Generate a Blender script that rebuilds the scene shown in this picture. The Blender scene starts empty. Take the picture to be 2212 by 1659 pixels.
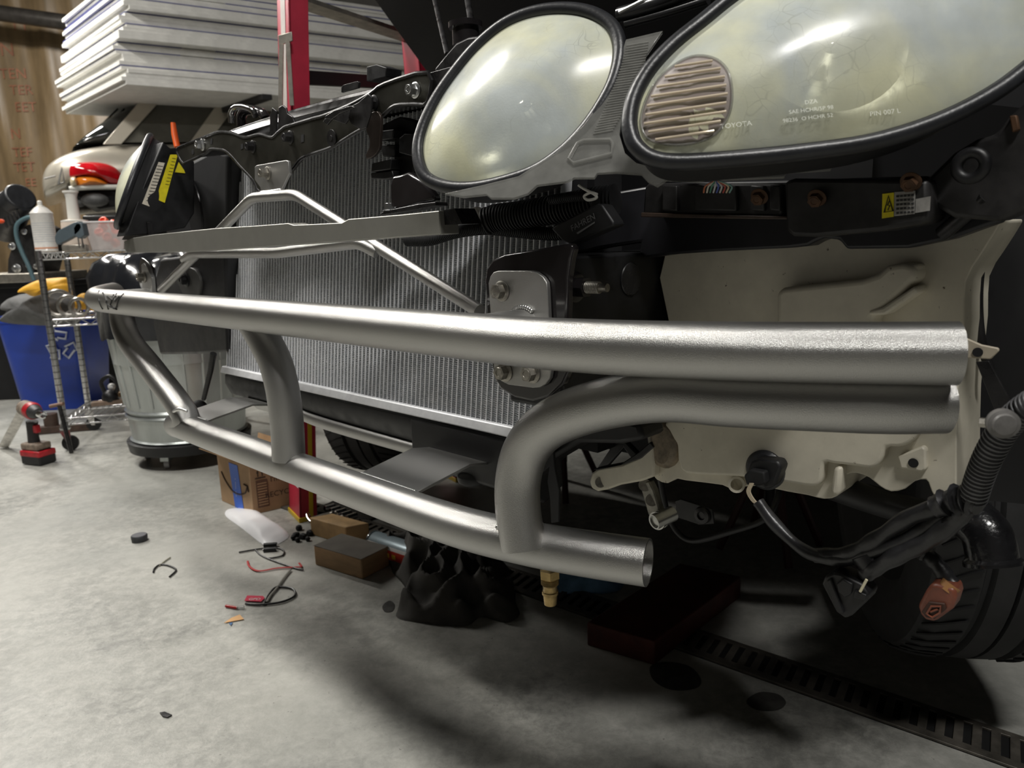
import bpy, math, random
from mathutils import Vector, Matrix, noise
random.seed(7)
C = bpy.context.scene.collection
SC = bpy.context.scene
V = Vector
# ---------------------------------------------------------------- camera
F_PX, CX, CY, CAM_H = 1600.0, 1106.0, 829.5, 0.80
_down = V((280, 8240, 1600)).normalized()
_up = -_down
_fwd = (V((0, 0, 1)) - V((0, 0, 1)).dot(_up) * _up).normalized()
_rt = _fwd.cross(_up)
if _rt.x < 0: _rt = -_rt
CAM = V((0, 0, CAM_H))
def ray(px, py):
    d = V(((px - CX) / F_PX, (py - CY) / F_PX, 1.0))
    return V((_rt.dot(d), _fwd.dot(d), _up.dot(d)))
cam_data = bpy.data.cameras.new('camera'); cam = bpy.data.objects.new('camera', cam_data); C.objects.link(cam)
cam_data.sensor_width = 36.0; cam_data.lens = 36.0 * F_PX / 2212.0; cam_data.clip_start = 0.02
cam_data.dof.use_dof = True; cam_data.dof.focus_distance = 0.92; cam_data.dof.aperture_fstop = 9.0
cr = V((_rt.x, _fwd.x, _up.x)); cu = -V((_rt.y, _fwd.y, _up.y)); cb = -V((_rt.z, _fwd.z, _up.z))
mw = Matrix((cr, cu, cb)).transposed().to_4x4(); mw.translation = CAM
cam.matrix_world = mw
SC.camera = cam
# ---------------------------------------------------------------- world, exposure, lights
w = bpy.data.worlds.new('garage_night'); SC.world = w; w.use_nodes = True
w.node_tree.nodes['Background'].inputs[0].default_value = (0.9, 0.95, 1, 1)
w.node_tree.nodes['Background'].inputs[1].default_value = 0.01
SC.view_settings.view_transform = 'Standard'; SC.view_settings.look = 'None'
SC.view_settings.gamma = 1.0; SC.view_settings.use_curve_mapping = False
SC.view_settings.exposure = 0.0
def area(name, loc, target, sx, sy, power, col=(1, 0.97, 0.91), roll=0):
    l = bpy.data.lights.new(name, 'AREA'); l.shape = 'RECTANGLE'; l.size = sx; l.size_y = sy; l.energy = power; l.color = col
    o = bpy.data.objects.new(name, l); C.objects.link(o); o.location = loc
    q = (V(target) - V(loc)).to_track_quat('-Z', 'Y'); o.rotation_euler = q.to_euler()
    if roll: o.rotation_euler.rotate_axis('Z', roll)
    return o
area('shop_light_left', (-1.55, 1.45, 3.15), (-0.6, 1.1, 0.4), 0.16, 0.8, 66)
area('shop_light_front', (0.50, -0.70, 3.10), (0.2, 0.8, 0.4), 0.7, 0.12, 50, col=(1, 0.98, 0.94))
area('shop_light_back', (-3.3, 3.2, 3.3), (-3.0, 3.4, 0.5), 1.8, 0.25, 80)
area('shop_light_far', (-4.3, 5.6, 3.6), (-3.6, 6.6, 1.2), 2.2, 0.3, 190)
# ---------------------------------------------------------------- car frame: u along the front, n towards the rear, z up
UU = V((-0.709, 0.706, 0)).normalized(); NN = V((0.706, 0.709, 0)).normalized(); ZZ = V((0, 0, 1))
UC = 1.14
def W(u, n, z): return UU * u + NN * n + ZZ * z
def pn(px, py, n):
    d = ray(px, py); return CAM + d * (n / d.dot(NN))
def pu(px, py, u):
    d = ray(px, py); return CAM + d * (u / d.dot(UU))
def pz(px, py, z=0.0):
    d = ray(px, py); return CAM + d * ((z - CAM_H) / d.z)
def py_(px, py, y):
    d = ray(px, py); return CAM + d * (y / d.y)
def pp(px, py, P0, N):
    d = ray(px, py); return CAM + d * ((P0 - CAM).dot(N) / d.dot(N))
def car(p): return (p.dot(UU), p.dot(NN), p.z)
def mir(p):
    u, n, z = car(p); return W(2 * UC - u, n, z)
# ---------------------------------------------------------------- materials
MATS = {}
def M(name, col, rough=0.5, metal=0.0, var=0.0, vs=12.0, bump=0.0, bs=120.0, coat=0.0, spot=None, alpha=1.0, trans=0.0, stretch=None, rvar=0.0, spec=0.5, emit=0):
    if name in MATS: return MATS[name]
    m = bpy.data.materials.new(name); m.use_nodes = True; nt = m.node_tree; N = nt.nodes; L = nt.links
    b = N['Principled BSDF']; b.inputs['Base Color'].default_value = (*col, 1); b.inputs['Roughness'].default_value = rough
    b.inputs['Metallic'].default_value = metal; b.inputs['Coat Weight'].default_value = coat; b.inputs['Coat Roughness'].default_value = 0.08
    b.inputs['Alpha'].default_value = alpha; b.inputs['Transmission Weight'].default_value = trans
    b.inputs['Specular IOR Level'].default_value = spec
    if emit: b.inputs['Emission Color'].default_value = (*col, 1); b.inputs['Emission Strength'].default_value = emit
    tc = N.new('ShaderNodeTexCoord'); mp = N.new('ShaderNodeMapping'); L.new(tc.outputs['Object'], mp.inputs[0])
    if stretch: mp.inputs['Scale'].default_value = stretch
    if var or rvar:
        n = N.new('ShaderNodeTexNoise'); n.inputs['Scale'].default_value = vs; n.inputs['Detail'].default_value = 6; n.inputs['Roughness'].default_value = 0.62
        L.new(mp.outputs[0], n.inputs[0])
        mr = N.new('ShaderNodeMapRange'); mr.inputs[1].default_value = 0.3; mr.inputs[2].default_value = 0.7
        L.new(n.outputs[0], mr.inputs[0])
        if var:
            mx = N.new('ShaderNodeMix'); mx.data_type = 'RGBA'; L.new(mr.outputs[0], mx.inputs[0])
            mx.inputs[6].default_value = (*[c * (1 - var) for c in col], 1); mx.inputs[7].default_value = (*[min(1, c * (1 + var)) for c in col], 1)
            out = mx.outputs[2]
            if spot:
                sc, ss, th = spot
                n2 = N.new('ShaderNodeTexNoise'); n2.inputs['Scale'].default_value = ss; n2.inputs['Detail'].default_value = 5; n2.inputs['Roughness'].default_value = 0.7
                L.new(mp.outputs[0], n2.inputs[0])
                m2 = N.new('ShaderNodeMapRange'); m2.inputs[1].default_value = th; m2.inputs[2].default_value = th + 0.05; L.new(n2.outputs[0], m2.inputs[0])
                mx2 = N.new('ShaderNodeMix'); mx2.data_type = 'RGBA'; L.new(m2.outputs[0], mx2.inputs[0]); L.new(out, mx2.inputs[6]); mx2.inputs[7].default_value = (*sc, 1)
                out = mx2.outputs[2]
            L.new(out, b.inputs['Base Color'])
        if rvar:
            m3 = N.new('ShaderNodeMapRange'); m3.inputs[3].default_value = max(0.02, rough - rvar); m3.inputs[4].default_value = rough + rvar
            L.new(mr.outputs[0], m3.inputs[0]); L.new(m3.outputs[0], b.inputs['Roughness'])
    if bump:
        n4 = N.new('ShaderNodeTexNoise'); n4.inputs['Scale'].default_value = bs; n4.inputs['Detail'].default_value = 4
        L.new(mp.outputs[0], n4.inputs[0])
        bp = N.new('ShaderNodeBump'); bp.inputs['Strength'].default_value = bump; bp.inputs['Distance'].default_value = 0.002
        L.new(n4.outputs[0], bp.inputs['Height']); L.new(bp.outputs[0], b.inputs['Normal'])
    MATS[name] = m; return m
steel = M('satin_steel', (0.47, 0.465, 0.45), 0.29, 0.93, var=0.03, vs=5, bump=0.30, bs=1500, rvar=0.015)
steel2 = M('satin_steel_flat', (0.46, 0.455, 0.44), 0.40, 0.88, var=0.03, vs=12, bump=0.2, bs=1800)
weldm = M('weld_bead', (0.85, 0.85, 0.83), 0.28, 0.9, var=0.15, vs=200)
alu = M('radiator_aluminium', (0.90, 0.91, 0.94), 0.5, 0.35, var=0.08, vs=60)
fin_m = M('radiator_fins', (0.92, 0.94, 0.97), 0.5, 0.2, var=0.1, vs=40)
blk = M('black_plastic', (0.008, 0.008, 0.009), 0.45, var=0.5, vs=30, rvar=0.12)
blkm = M('matte_black', (0.007, 0.007, 0.008), 0.7, var=0.3, vs=20)
blkg = M('gloss_black_paint', (0.016, 0.014, 0.015), 0.16, var=0.35, vs=14, coat=0.6, rvar=0.05)
blks = M('worn_black_steel', (0.035, 0.034, 0.035), 0.3, 0.55, var=0.45, vs=25, rvar=0.12, spot=((0.12, 0.11, 0.10), 60, 0.68))
rubber = M('grey_rubber_gasket', (0.020, 0.021, 0.024), 0.36, var=0.35, vs=40, bump=0.1, bs=300)
tankm = M('aged_white_plastic', (0.66, 0.62, 0.51), 0.42, var=0.16, vs=11, spot=((0.09, 0.06, 0.035), 75, 0.665), rvar=0.08)
zinc = M('zinc_bolt', (0.75, 0.76, 0.76), 0.25, 0.95, var=0.15, vs=120)
zinco = M('dull_bolt', (0.36, 0.34, 0.30), 0.38, 0.85, var=0.35, vs=120)
brass = M('brass_fitting', (0.40, 0.29, 0.13), 0.35, 0.9, var=0.3, vs=90)
clearp = M('clear_plastic', (0.30, 0.30, 0.28), 0.2, 0.0, var=0.2, vs=60, alpha=0.45, coat=0.5)
chrome = M('chrome', (0.85, 0.85, 0.86), 0.12, 1.0)
white = M('white_plastic', (0.78, 0.77, 0.72), 0.45, var=0.05)
yel = M('yellow_sticker', (0.80, 0.68, 0.02), 0.45, var=0.15, vs=70)
whs = M('white_sticker', (0.72, 0.66, 0.55), 0.5, var=0.15, vs=90)
ink = M('printed_ink', (0.02, 0.02, 0.02), 0.6)
redp = M('red_fibreglass', (0.42, 0.018, 0.045), 0.38, var=0.18, vs=10, spot=((0.62, 0.55, 0.53), 22, 0.72))
orange = M('orange_plastic', (0.85, 0.13, 0.02), 0.4, var=0.1)
# ---------------------------------------------------------------- mesh helpers
def catmull(pts, k=8, closed=False):
    pts = [V(p) for p in pts]; n = len(pts); out = []
    rng = n if closed else n - 1
    for i in range(rng):
        if closed: p0, p1, p2, p3 = pts[i - 1], pts[i], pts[(i + 1) % n], pts[(i + 2) % n]
        else:
            p1, p2 = pts[i], pts[i + 1]
            p0 = pts[i - 1] if i else p1 * 2 - p2
            p3 = pts[i + 2] if i + 2 < n else p2 * 2 - p1
        for j in range(k):
            t = j / k
            out.append(0.5 * ((2 * p1) + (p2 - p0) * t + (2 * p0 - 5 * p1 + 4 * p2 - p3) * t * t + (3 * p1 - p0 - 3 * p2 + p3) * t ** 3))
    if not closed: out.append(pts[-1].copy())
    return out
def frame_of(d):
    d = d.normalized(); a = V((0, 0, 1)) if abs(d.z) < 0.9 else V((1, 0, 0))
    x = d.cross(a).normalized(); return x, x.cross(d).normalized(), d
class G:
    def __init__(s): s.v = []; s.f = []
    def add(s, vs, fs):
        o = len(s.v); s.v += [V(a) for a in vs]; s.f += [tuple(o + i for i in q) for q in fs]; return s
    def box(s, c, X, Y, Z):
        c, X, Y, Z = V(c), V(X), V(Y), V(Z)
        vs = [c + X * a + Y * b + Z * d for a in (-1, 1) for b in (-1, 1) for d in (-1, 1)]
        return s.add(vs, [(0, 1, 3, 2), (4, 6, 7, 5), (0, 4, 5, 1), (2, 3, 7, 6), (0, 2, 6, 4), (1, 5, 7, 3)])
    def abox(s, x0, x1, y0, y1, z0, z1):
        return s.box(((x0 + x1) / 2, (y0 + y1) / 2, (z0 + z1) / 2), ((x1 - x0) / 2, 0, 0), (0, (y1 - y0) / 2, 0), (0, 0, (z1 - z0) / 2))
    def cbox(s, u0, u1, n0, n1, z0, z1):
        return s.box(W((u0 + u1) / 2, (n0 + n1) / 2, (z0 + z1) / 2), UU * (u1 - u0) / 2, NN * (n1 - n0) / 2, ZZ * (z1 - z0) / 2)
    def prism(s, pts, off):
        off = V(off); n = len(pts); a = [V(p) for p in pts]; b = [p + off for p in a]
        nr = V((0, 0, 0))
        for i in range(n): nr += a[i].cross(a[(i + 1) % n])
        fs = [tuple(range(n)), tuple(reversed(range(n, 2 * n)))] + [((i + 1) % n, i, n + i, n + (i + 1) % n) for i in range(n)]
        if nr.dot(off) > 0: fs = [tuple(reversed(q)) for q in fs]
        return s.add(a + b, fs)
    def tube(s, path, r, seg=24, closed=False, cap=True, hollow=0, flat=1.0, upv=None):
        path = [V(p) for p in path]; n = len(path); rs = r if callable(r) else (lambda t: r)
        T = []
        for i in range(n):
            if closed: d = path[(i + 1) % n] - path[i - 1]
            else: d = path[min(i + 1, n - 1)] - path[max(i - 1, 0)]
            T.append(d.normalized() if d.length > 1e-9 else V((0, 0, 1)))
        x, y, _ = frame_of(T[0])
        if upv is not None: y = (V(upv) - T[0] * V(upv).dot(T[0])).normalized(); x = y.cross(T[0])
        o = len(s.v); prev = T[0]
        for i in range(n):
            q = prev.rotation_difference(T[i]); x = q @ x; y = q @ y; prev = T[i]
            if upv is not None: y = (V(upv) - T[i] * V(upv).dot(T[i])).normalized(); x = y.cross(T[i])
            R = rs(i / max(1, n - 1))
            for k in range(seg):
                a = 2 * math.pi * k / seg
                s.v.append(path[i] + x * math.cos(a) * R + y * math.sin(a) * R * flat)
        m = n if closed else n - 1
        for i in range(m):
            for k in range(seg):
                a = o + i * seg + k; b = o + i * seg + (k + 1) % seg
                c = o + ((i + 1) % n) * seg + (k + 1) % seg; d = o + ((i + 1) % n) * seg + k
                s.f.append((a, d, c, b))
        if not closed and cap:
            if hollow:
                for e, idx in ((0, 0), (1, n - 1)):
                    c = path[idx]; dirn = (T[0] if e == 0 else -T[-1])
                    ring = o + idx * seg; i2 = len(s.v)
                    for k in range(seg): s.v.append(c + (s.v[ring + k] - c) * (1 - hollow))
                    i3 = len(s.v)
                    for k in range(seg): s.v.append(s.v[i2 + k] + dirn * rs(0) * 1.1)
                    for k in range(seg):
                        k2 = (k + 1) % seg
                        q = [(ring + k, ring + k2, i2 + k2, i2 + k), (i2 + k, i2 + k2, i3 + k2, i3 + k)]
                        s.f += q if e == 0 else [tuple(reversed(t)) for t in q]
                    s.f.append(tuple(range(i3, i3 + seg)) if e == 0 else tuple(reversed(range(i3, i3 + seg))))
            else:
                s.f.append(tuple(o + k for k in range(seg)))
                s.f.append(tuple(reversed([o + (n - 1) * seg + k for k in range(seg)])))
        return s
    def cyl(s, p0, p1, r0, r1=None, seg=24):
        r1 = r0 if r1 is None else r1
        return s.tube([p0, p1], lambda t: r0 + (r1 - r0) * t, seg)
    def lathe(s, c, ax, prof, seg=32):
        x, y, d = frame_of(V(ax)); c = V(c); o = len(s.v)
        for (h, r) in prof:
            for k in range(seg):
                a = 2 * math.pi * k / seg; s.v.append(c + d * h + (x * math.cos(a) + y * math.sin(a)) * max(r, 1e-5))
        for i in range(len(prof) - 1):
            for k in range(seg):
                a = o + i * seg + k; b = o + i * seg + (k + 1) % seg; s.f.append((a, a + seg, b + seg, b))
        s.f.append(tuple(o + k for k in range(seg))); s.f.append(tuple(reversed([o + (len(prof) - 1) * seg + k for k in range(seg)])))
        return s
    def ball(s, c, r, seg=16, sc=(1, 1, 1)):
        c = V(c); o = len(s.v); R = seg // 2
        for i in range(R + 1):
            t = math.pi * i / R
            for k in range(seg):
                a = 2 * math.pi * k / seg
                s.v.append(c + V((math.sin(t) * math.cos(a) * sc[0], math.sin(t) * math.sin(a) * sc[1], math.cos(t) * sc[2])) * r)
        for i in range(R):
            for k in range(seg):
                a = o + i * seg + k; b = o + i * seg + (k + 1) % seg; s.f.append((a, a + seg, b + seg, b))
        return s
    def hexbolt(s, c, ax, r, h=None, flange=True):
        ax = V(ax).normalized(); h = h or r * 0.8; c = V(c)
        if flange: s.lathe(c, ax, [(0, r * 1.35), (r * 0.12, r * 1.35), (r * 0.3, r * 1.05)], 24)
        x, y, d = frame_of(ax); o = r * (0.25 if flange else 0)
        s.tube([c + ax * o, c + ax * (o + h)], r, 6)
        s.lathe(c + ax * (o + h * 0.98), ax, [(0, r * 0.8), (r * 0.08, r * 0.72), (r * 0.09, r * 0.45), (r * .02, r * .42)], 16)
        return s
def finish(me, ang):
    me.validate(clean_customdata=False)
    me.shade_smooth()
    try: me.set_sharp_from_angle(angle=math.radians(ang))
    except Exception: pass
def root_loc(p):
    while p.parent: p = p.parent
    return V(p.location)
def obj(name, g, mat, parent=None, ang=38, mat2=None, bevel=0, label=None, kind=None, origin=None, bseg=2, subsurf=0):
    me = bpy.data.meshes.new(name)
    o0 = root_loc(parent) if parent else (V(origin) if origin is not None else V((0, 0, 0)))
    if parent is None and origin is None:
        n = len(g.v); c = sum(g.v, V()) / n; o0 = V((c.x, c.y, min(v.z for v in g.v)))
    me.from_pydata([v - o0 for v in g.v], [], g.f); finish(me, ang)
    if mat: me.materials.append(mat)
    if mat2:
        me.materials.append(mat2[1])
        for p in me.polygons:
            if p.index >= mat2[0]: p.material_index = 1
    o = bpy.data.objects.new(name, me); C.objects.link(o)
    if parent: o.parent = parent
    else: o.location = o0
    if bevel:
        b = o.modifiers.new('bevel', 'BEVEL'); b.width = bevel; b.segments = bseg; b.limit_method = 'ANGLE'; b.angle_limit = math.radians(35); b.harden_normals = False
    if subsurf:
        b = o.modifiers.new('sub', 'SUBSURF'); b.levels = subsurf; b.render_levels = subsurf
    if label: o['label'] = label
    if kind: o['kind'] = kind
    return o
def thing(name, label, cat, loc, group=None):
    o = bpy.data.objects.new(name, None); C.objects.link(o); o.location = V(loc); o.empty_display_size = 0.05
    o['label'] = label; o['category'] = cat
    if group: o['group'] = group
    return o
def tag(o, label, cat, group=None, kind=None):
    o['label'] = label; o['category'] = cat
    if group: o['group'] = group
    if kind: o['kind'] = kind
    return o
def empty_part(name, parent, label=None):
    o = bpy.data.objects.new(name, None); C.objects.link(o); o.parent = parent; o.empty_display_size = 0.05
    if label: o['label'] = label
    return o
def copy_tree(o, parent=None):
    c = o.copy(); C.objects.link(c)
    if parent: c.parent = parent
    for ch in list(o.children): copy_tree(ch, c)
    return c
def text(name, s, c, xd, yd, size, mat, parent, thick=0.0006, label=None):
    cu_ = bpy.data.curves.new(name, 'FONT'); cu_.body = s; cu_.size = 1; cu_.extrude = 0.0; cu_.align_x = 'CENTER'; cu_.align_y = 'CENTER'; cu_.resolution_u = 3
    t = bpy.data.objects.new(name, cu_); C.objects.link(t)
    dg = bpy.context.evaluated_depsgraph_get(); me = bpy.data.meshes.new_from_object(t.evaluated_get(dg))
    bpy.data.objects.remove(t)
    xd = V(xd).normalized(); yd = V(yd); yd = (yd - xd * yd.dot(xd)).normalized(); nd = xd.cross(yd); g = G()
    vs = [V(c) + (xd * v.co.x + yd * v.co.y) * size + nd * thick for v in me.vertices]
    g.add(vs, [tuple(p.vertices) for p in me.polygons])
    bpy.data.meshes.remove(me)
    return obj(name, g, mat, parent, label=label)
# ================================================================ THE ROOM
def floor_material():
    m = bpy.data.materials.new('worn_concrete'); m.use_nodes = True; nt = m.node_tree; N = nt.nodes; L = nt.links
    b = N['Principled BSDF']; tc = N.new('ShaderNodeTexCoord')
    def nz(s, d=6, r=0.6, dist=0.0):
        n = N.new('ShaderNodeTexNoise'); n.inputs['Scale'].default_value = s; n.inputs['Detail'].default_value = d; n.inputs['Roughness'].default_value = r; n.inputs['Distortion'].default_value = dist
        L.new(tc.outputs['Object'], n.inputs[0]); return n.outputs[0]
    def rng(src, a, b_, c=0.0, d=1.0):
        r = N.new('ShaderNodeMapRange'); r.inputs[1].default_value = a; r.inputs[2].default_value = b_; r.inputs[3].default_value = c; r.inputs[4].default_value = d; L.new(src, r.inputs[0]); return r.outputs[0]
    def mix(f, c1, c2):
        x = N.new('ShaderNodeMix'); x.data_type = 'RGBA'
        L.new(f, x.inputs[0])
        for i, c in ((6, c1), (7, c2)):
            if isinstance(c, tuple): x.inputs[i].default_value = (*c, 1)
            else: L.new(c, x.inputs[i])
        return x.outputs[2]
    c = mix(rng(nz(2.2, 5, 0.55, 0.4), 0.35, 0.68), (0.235, 0.235, 0.215), (0.44, 0.435, 0.395))
    c = mix(rng(nz(38, 8, 0.75, 0.3), 0.40, 0.72), c, (0.50, 0.49, 0.45))
    c = mix(rng(nz(11, 5, 0.7, 1.2), 0.60, 0.78, 0, 0.55), c, (0.16, 0.16, 0.15))
    c = mix(rng(nz(85, 3, 0.6), 0.70, 0.76, 0, 0.75), c, (0.09, 0.085, 0.075))
    c = mix(rng(nz(1.1, 4, 0.5, 0.2), 0.52, 0.62, 0, 0.35), c, (0.20, 0.21, 0.20))
    L.new(c, b.inputs['Base Color'])
    L.new(rng(nz(5, 6, 0.6), 0.3, 0.7, 0.30, 0.55), b.inputs['Roughness'])
    bp = N.new('ShaderNodeBump'); bp.inputs['Strength'].default_value = 0.35; bp.inputs['Distance'].default_value = 0.0015; L.new(nz(140, 6, 0.7), bp.inputs['Height']); L.new(bp.outputs[0], b.inputs['Normal'])
    return m
def struct(name, g, mat, **k):
    o = obj(name, g, mat, **k); o['kind'] = 'structure'; return o
struct('floor', G().abox(-9.0, 6.0, -3.2, 9.2, -0.12, 0.0), floor_material())
dkw = M('dark_wall', (0.035, 0.032, 0.028), 0.8, var=0.3, vs=3)
kraft = M('kraft_faced_insulation', (0.20, 0.14, 0.075), 0.42, var=0.35, vs=1.6, stretch=(3.5, 1, 0.7), bump=1.0, bs=4, spec=0.6)
def wall_y(x, z): return 9.03 + (noise.noise(V((x * 4.2 + 0.25 * z, z * 0.5, 3))) * 0.05 + noise.noise(V((x * 11 + z * 0.6, z * 0.8, 9))) * 0.02) * 1.4
g = G(); nx, nzz = 150, 40; vs = []; fs = []
for i in range(nx + 1):
    x = -8.5 + 6.6 * i / nx
    for k in range(nzz + 1):
        z = 0.02 + 3.72 * k / nzz
        vs.append(V((x, wall_y(x, z), z)))
for i in range(nx):
    for k in range(nzz): a = i * (nzz + 1) + k; fs.append((a, a + nzz + 1, a + nzz + 2, a + 1))
g.add(vs, fs)
struct('wall_back', G().abox(-9.0, 6.0, 9.1, 9.2, 0.0, 4.4), dkw)
tag(obj('wall_insulation', g, kraft, ang=180), 'brown kraft-paper insulation sheet with faded red lettering hung on the back wall', 'insulation')
struct('wall_left', G().abox(-9.1, -9.0, -3.2, 9.2, 0.0, 4.4), M('left_wall', (0.22, 0.20, 0.17), 0.8, var=0.2))
struct('wall_right', G().abox(6.0, 6.1, -3.2, 9.2, 0.0, 4.4), dkw)
struct('wall_front', G().abox(-9.0, 6.0, -3.3, -3.2, 0.0, 4.4), M('front_wall', (0.16, 0.155, 0.15), 0.8))
struct('ceiling', G().abox(-9.1, 6.1, -3.3, 9.2, 4.4, 4.5), M('ceiling_dark', (0.10, 0.10, 0.10), 0.8))
wood = M('raw_stud_wood', (0.28, 0.17, 0.08), 0.65, var=0.3, vs=5, stretch=(1, 1, 8))
struct('trim_1', G().abox(-9.0, -1.5, 8.98, 9.1, 3.75, 3.98), wood)
struct('trim_2', G().abox(-6.6, -6.45, 8.96, 9.1, 3.98, 4.4), wood)
# ================================================================ THE CAR IN FRONT
car_root = thing('car', 'dark car with stripped front, hazy oval headlamps, bare radiator and silver tube bumper', 'car', W(UC, 1.4, 0.0))
X = car_root
# ---- tube bumper
bumper = empty_part('tube_bumper', X, 'satin silver welded steel tube bumper')
R = 0.0255
near = [(0.50, 0.53), (0.443, 0.537), (0.38, 0.553), (0.322, 0.575), (0.267, 0.600), (0.21, 0.630), (0.158, 0.660)]
line = [W(u, n, 0.70) for u, n in reversed(near)] + [W(0.62, 0.53, 0.70)] + [W(u, 0.53, 0.70) for u in (0.8, 1.0, 1.2, 1.4, 1.66)] + [W(2 * UC - u, n, 0.70) for u, n in near]
up_path = catmull(line, 6)
obj('upper_tube', G().tube(up_path, R, 48, hollow=0.08), steel, bumper)
# near hoop: wing under the upper tube, then bends down to the lower tube
wing = [W(u + (0.012 if i == 0 else -0.003), n + 0.022, 0.654) for i, (u, n) in enumerate(reversed(near[1:]))]
lowz = 0.46
dn = [pn(1190, 915, 0.562), pn(1140, 966, 0.562), pn(1120, 1030, 0.56), pn(1119, 1100, 0.557), pn(1132, 1182, 0.555)]
hoop_pts = wing[:-1] + [pn(1290, 876, 0.565)] + dn
hoop = catmull(hoop_pts, 7)
obj('near_hoop', G().tube(hoop, R, 44, hollow=0.08), steel, bumper)
fh = catmull([pn(262, 660, 0.56), pn(266, 700, 0.556), pn(284, 742, 0.553), pn(330, 800, 0.551), pn(400, 897, 0.550), W(1.505, 0.552, 0.457)], 6)
obj('far_hoop', G().tube(fh, R, 36), steel, bumper)
# lower tube
lp = [(1402, 1215), (1300, 1197), (1215, 1186), (1130, 1172), (1040, 1152), (900, 1106)]
lpts = []
for i, (a, b) in enumerate(lp): lpts.append(pz(a, b, lowz))
nl = [W(*c) for c in [(p.dot(UU), p.dot(NN), lowz) for p in lpts]]
LOWDBG = [(round(p.dot(UU), 3), round(p.dot(NN), 3)) for p in lpts]
lnear = [(0.420, 0.617), (0.47, 0.598), (0.52, 0.581), (0.57, 0.568), (0.63, 0.557), (0.70, 0.552)]
lline = [W(u, n, lowz) for u, n in lnear] + [W(u, 0.551, lowz) for u in (0.8, 1.0, 1.14, 1.3, 1.42, 1.46)] + [W(1.497, 0.552, lowz)]
low_path = catmull(lline, 6)
obj('lower_tube', G().tube(low_path, R, 48, hollow=0.09), steel, bumper)
# centre strut
mid = catmull([pn(548, 694, 0.54), pn(573, 738, 0.545), pn(594, 780, 0.548), pn(608, 830, 0.548), pn(616, 880, 0.548), pn(621, 930, 0.548), pn(624, 992, 0.546)], 6)
obj('centre_strut', G().tube(mid, R, 36), steel2, bumper)
def weld(pts, r, name='weld_bead', par=None, k=5):
    g = G(); p = catmull(pts, 10); L = [0]
    for i in range(1, len(p)): L.append(L[-1] + (p[i] - p[i - 1]).length)
    n = max(3, int(L[-1] / (r * 1.1))); j = 0
    for i in range(n + 1):
        t = L[-1] * i / n
        while j < len(L) - 2 and L[j + 1] < t: j += 1
        f = (t - L[j]) / max(1e-9, L[j + 1] - L[j]); g.ball(p[j].lerp(p[j + 1], min(1, max(0, f))), r, 8)
    return obj(name, g, weldm, par or bumper, ang=60)
def saddle(center_axis_pt, axis, tubec, tubeax, r, a0, a1, k=14, push=0.0):
    # curve where a tube with 'axis' meets another tube of the same radius (centre line through tubec along tubeax)
    axis = V(axis).normalized(); ta = V(tubeax).normalized(); out = []
    ta2 = (ta - axis * ta.dot(axis)).normalized(); bi = axis.cross(ta2)
    for i in range(k + 1):
        a = a0 + (a1 - a0) * i / k
        q = V(center_axis_pt) + ta2 * math.cos(a) * r + bi * math.sin(a) * r
        # slide along axis until at distance r from the tube's line
        d = q - V(tubec); d -= ta * d.dot(ta); h = d.dot(axis); perp = (d - axis * h).length
        need = math.sqrt(max(0, r * r * 1.02 - perp * perp))
        out.append(q + axis * (-h + need + push))
    return out
lowc = pz(1132, 1178, lowz)
weld(saddle(W(0.555, 0.560, 0.5), ZZ, W(0.555, 0.569, lowz), W(1, -0.08, 0), R, -math.pi * 0.95, math.pi * 0.1), 0.0034)
weld(saddle(W(1.052, 0.546, 0.5), ZZ, W(1.052, 0.546, lowz), UU, R, -math.pi, 0), 0.0030)
weld([pn(372, 902, 0.548), pn(374, 890, 0.53), pn(388, 884, 0.525), pn(402, 888, 0.53)], 0.0032)
# stubs and mounting plates
rr = [(1055, 612), (1059, 597), (1066, 588), (1076, 585), (1140, 585), (1158, 588), (1172, 598), (1180, 610), (1182, 625), (1190, 800), (1187, 818), (1178, 830), (1165, 837), (1150, 838), (1098, 831), (1082, 823), (1071, 810), (1067, 795)]
pl = [pn(a, b, 0.60) for a, b in rr]
obj('mounting_plate', G().prism(pl, NN * 0.006), steel2, bumper, bevel=0.0008)
obj('mounting_plate', G().prism([pn(a, b, 0.598) for a, b in [(305, 572), (311, 568), (318, 578), (327, 600), (331, 655), (312, 662), (307, 640)]], NN * 0.008), steel2, bumper, bevel=0.0008)
for m in (lambda p: p, mir):
    obj('plate_stub', G().tube([m(W(0.575, 0.535, 0.70)), m(W(0.575, 0.60, 0.70))], 0.024, 32), steel2, bumper)
weld([W(0.575 + 0.0265 * math.cos(a), 0.598, 0.70 + 0.0265 * math.sin(a)) for a in [math.pi * (0.12 + 0.55 * i / 10) for i in range(11)]], 0.0028)
for (a, b, r) in ((1084, 629, 0.0088), (1091, 803, 0.0088), (1150, 806, 0.0088)):
    obj('bolt', G().hexbolt(pn(a, b, 0.5995), -NN, r, 0.009), zinco, bumper)
obj('bolt', G().hexbolt(pn(311, 598, 0.597), -NN, 0.0095, 0.012), zinco, bumper)
# top tab
tab = [(550, 361), (554, 357), (617, 346), (622, 348), (625, 374), (615, 394), (607, 413), (564, 418), (562, 405), (550, 388)]
obj('top_tab', G().prism([pn(a, b, 0.612) for a, b in tab], NN * 0.005), steel2, bumper, bevel=0.0008)
obj('bolt', G().hexbolt(pn(578, 374, 0.6115), -NN, 0.0078, 0.012), zinco, bumper)
weld([pn(566, 416, 0.606), pn(585, 414, 0.606), pn(605, 411, 0.606)], 0.003)
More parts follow.
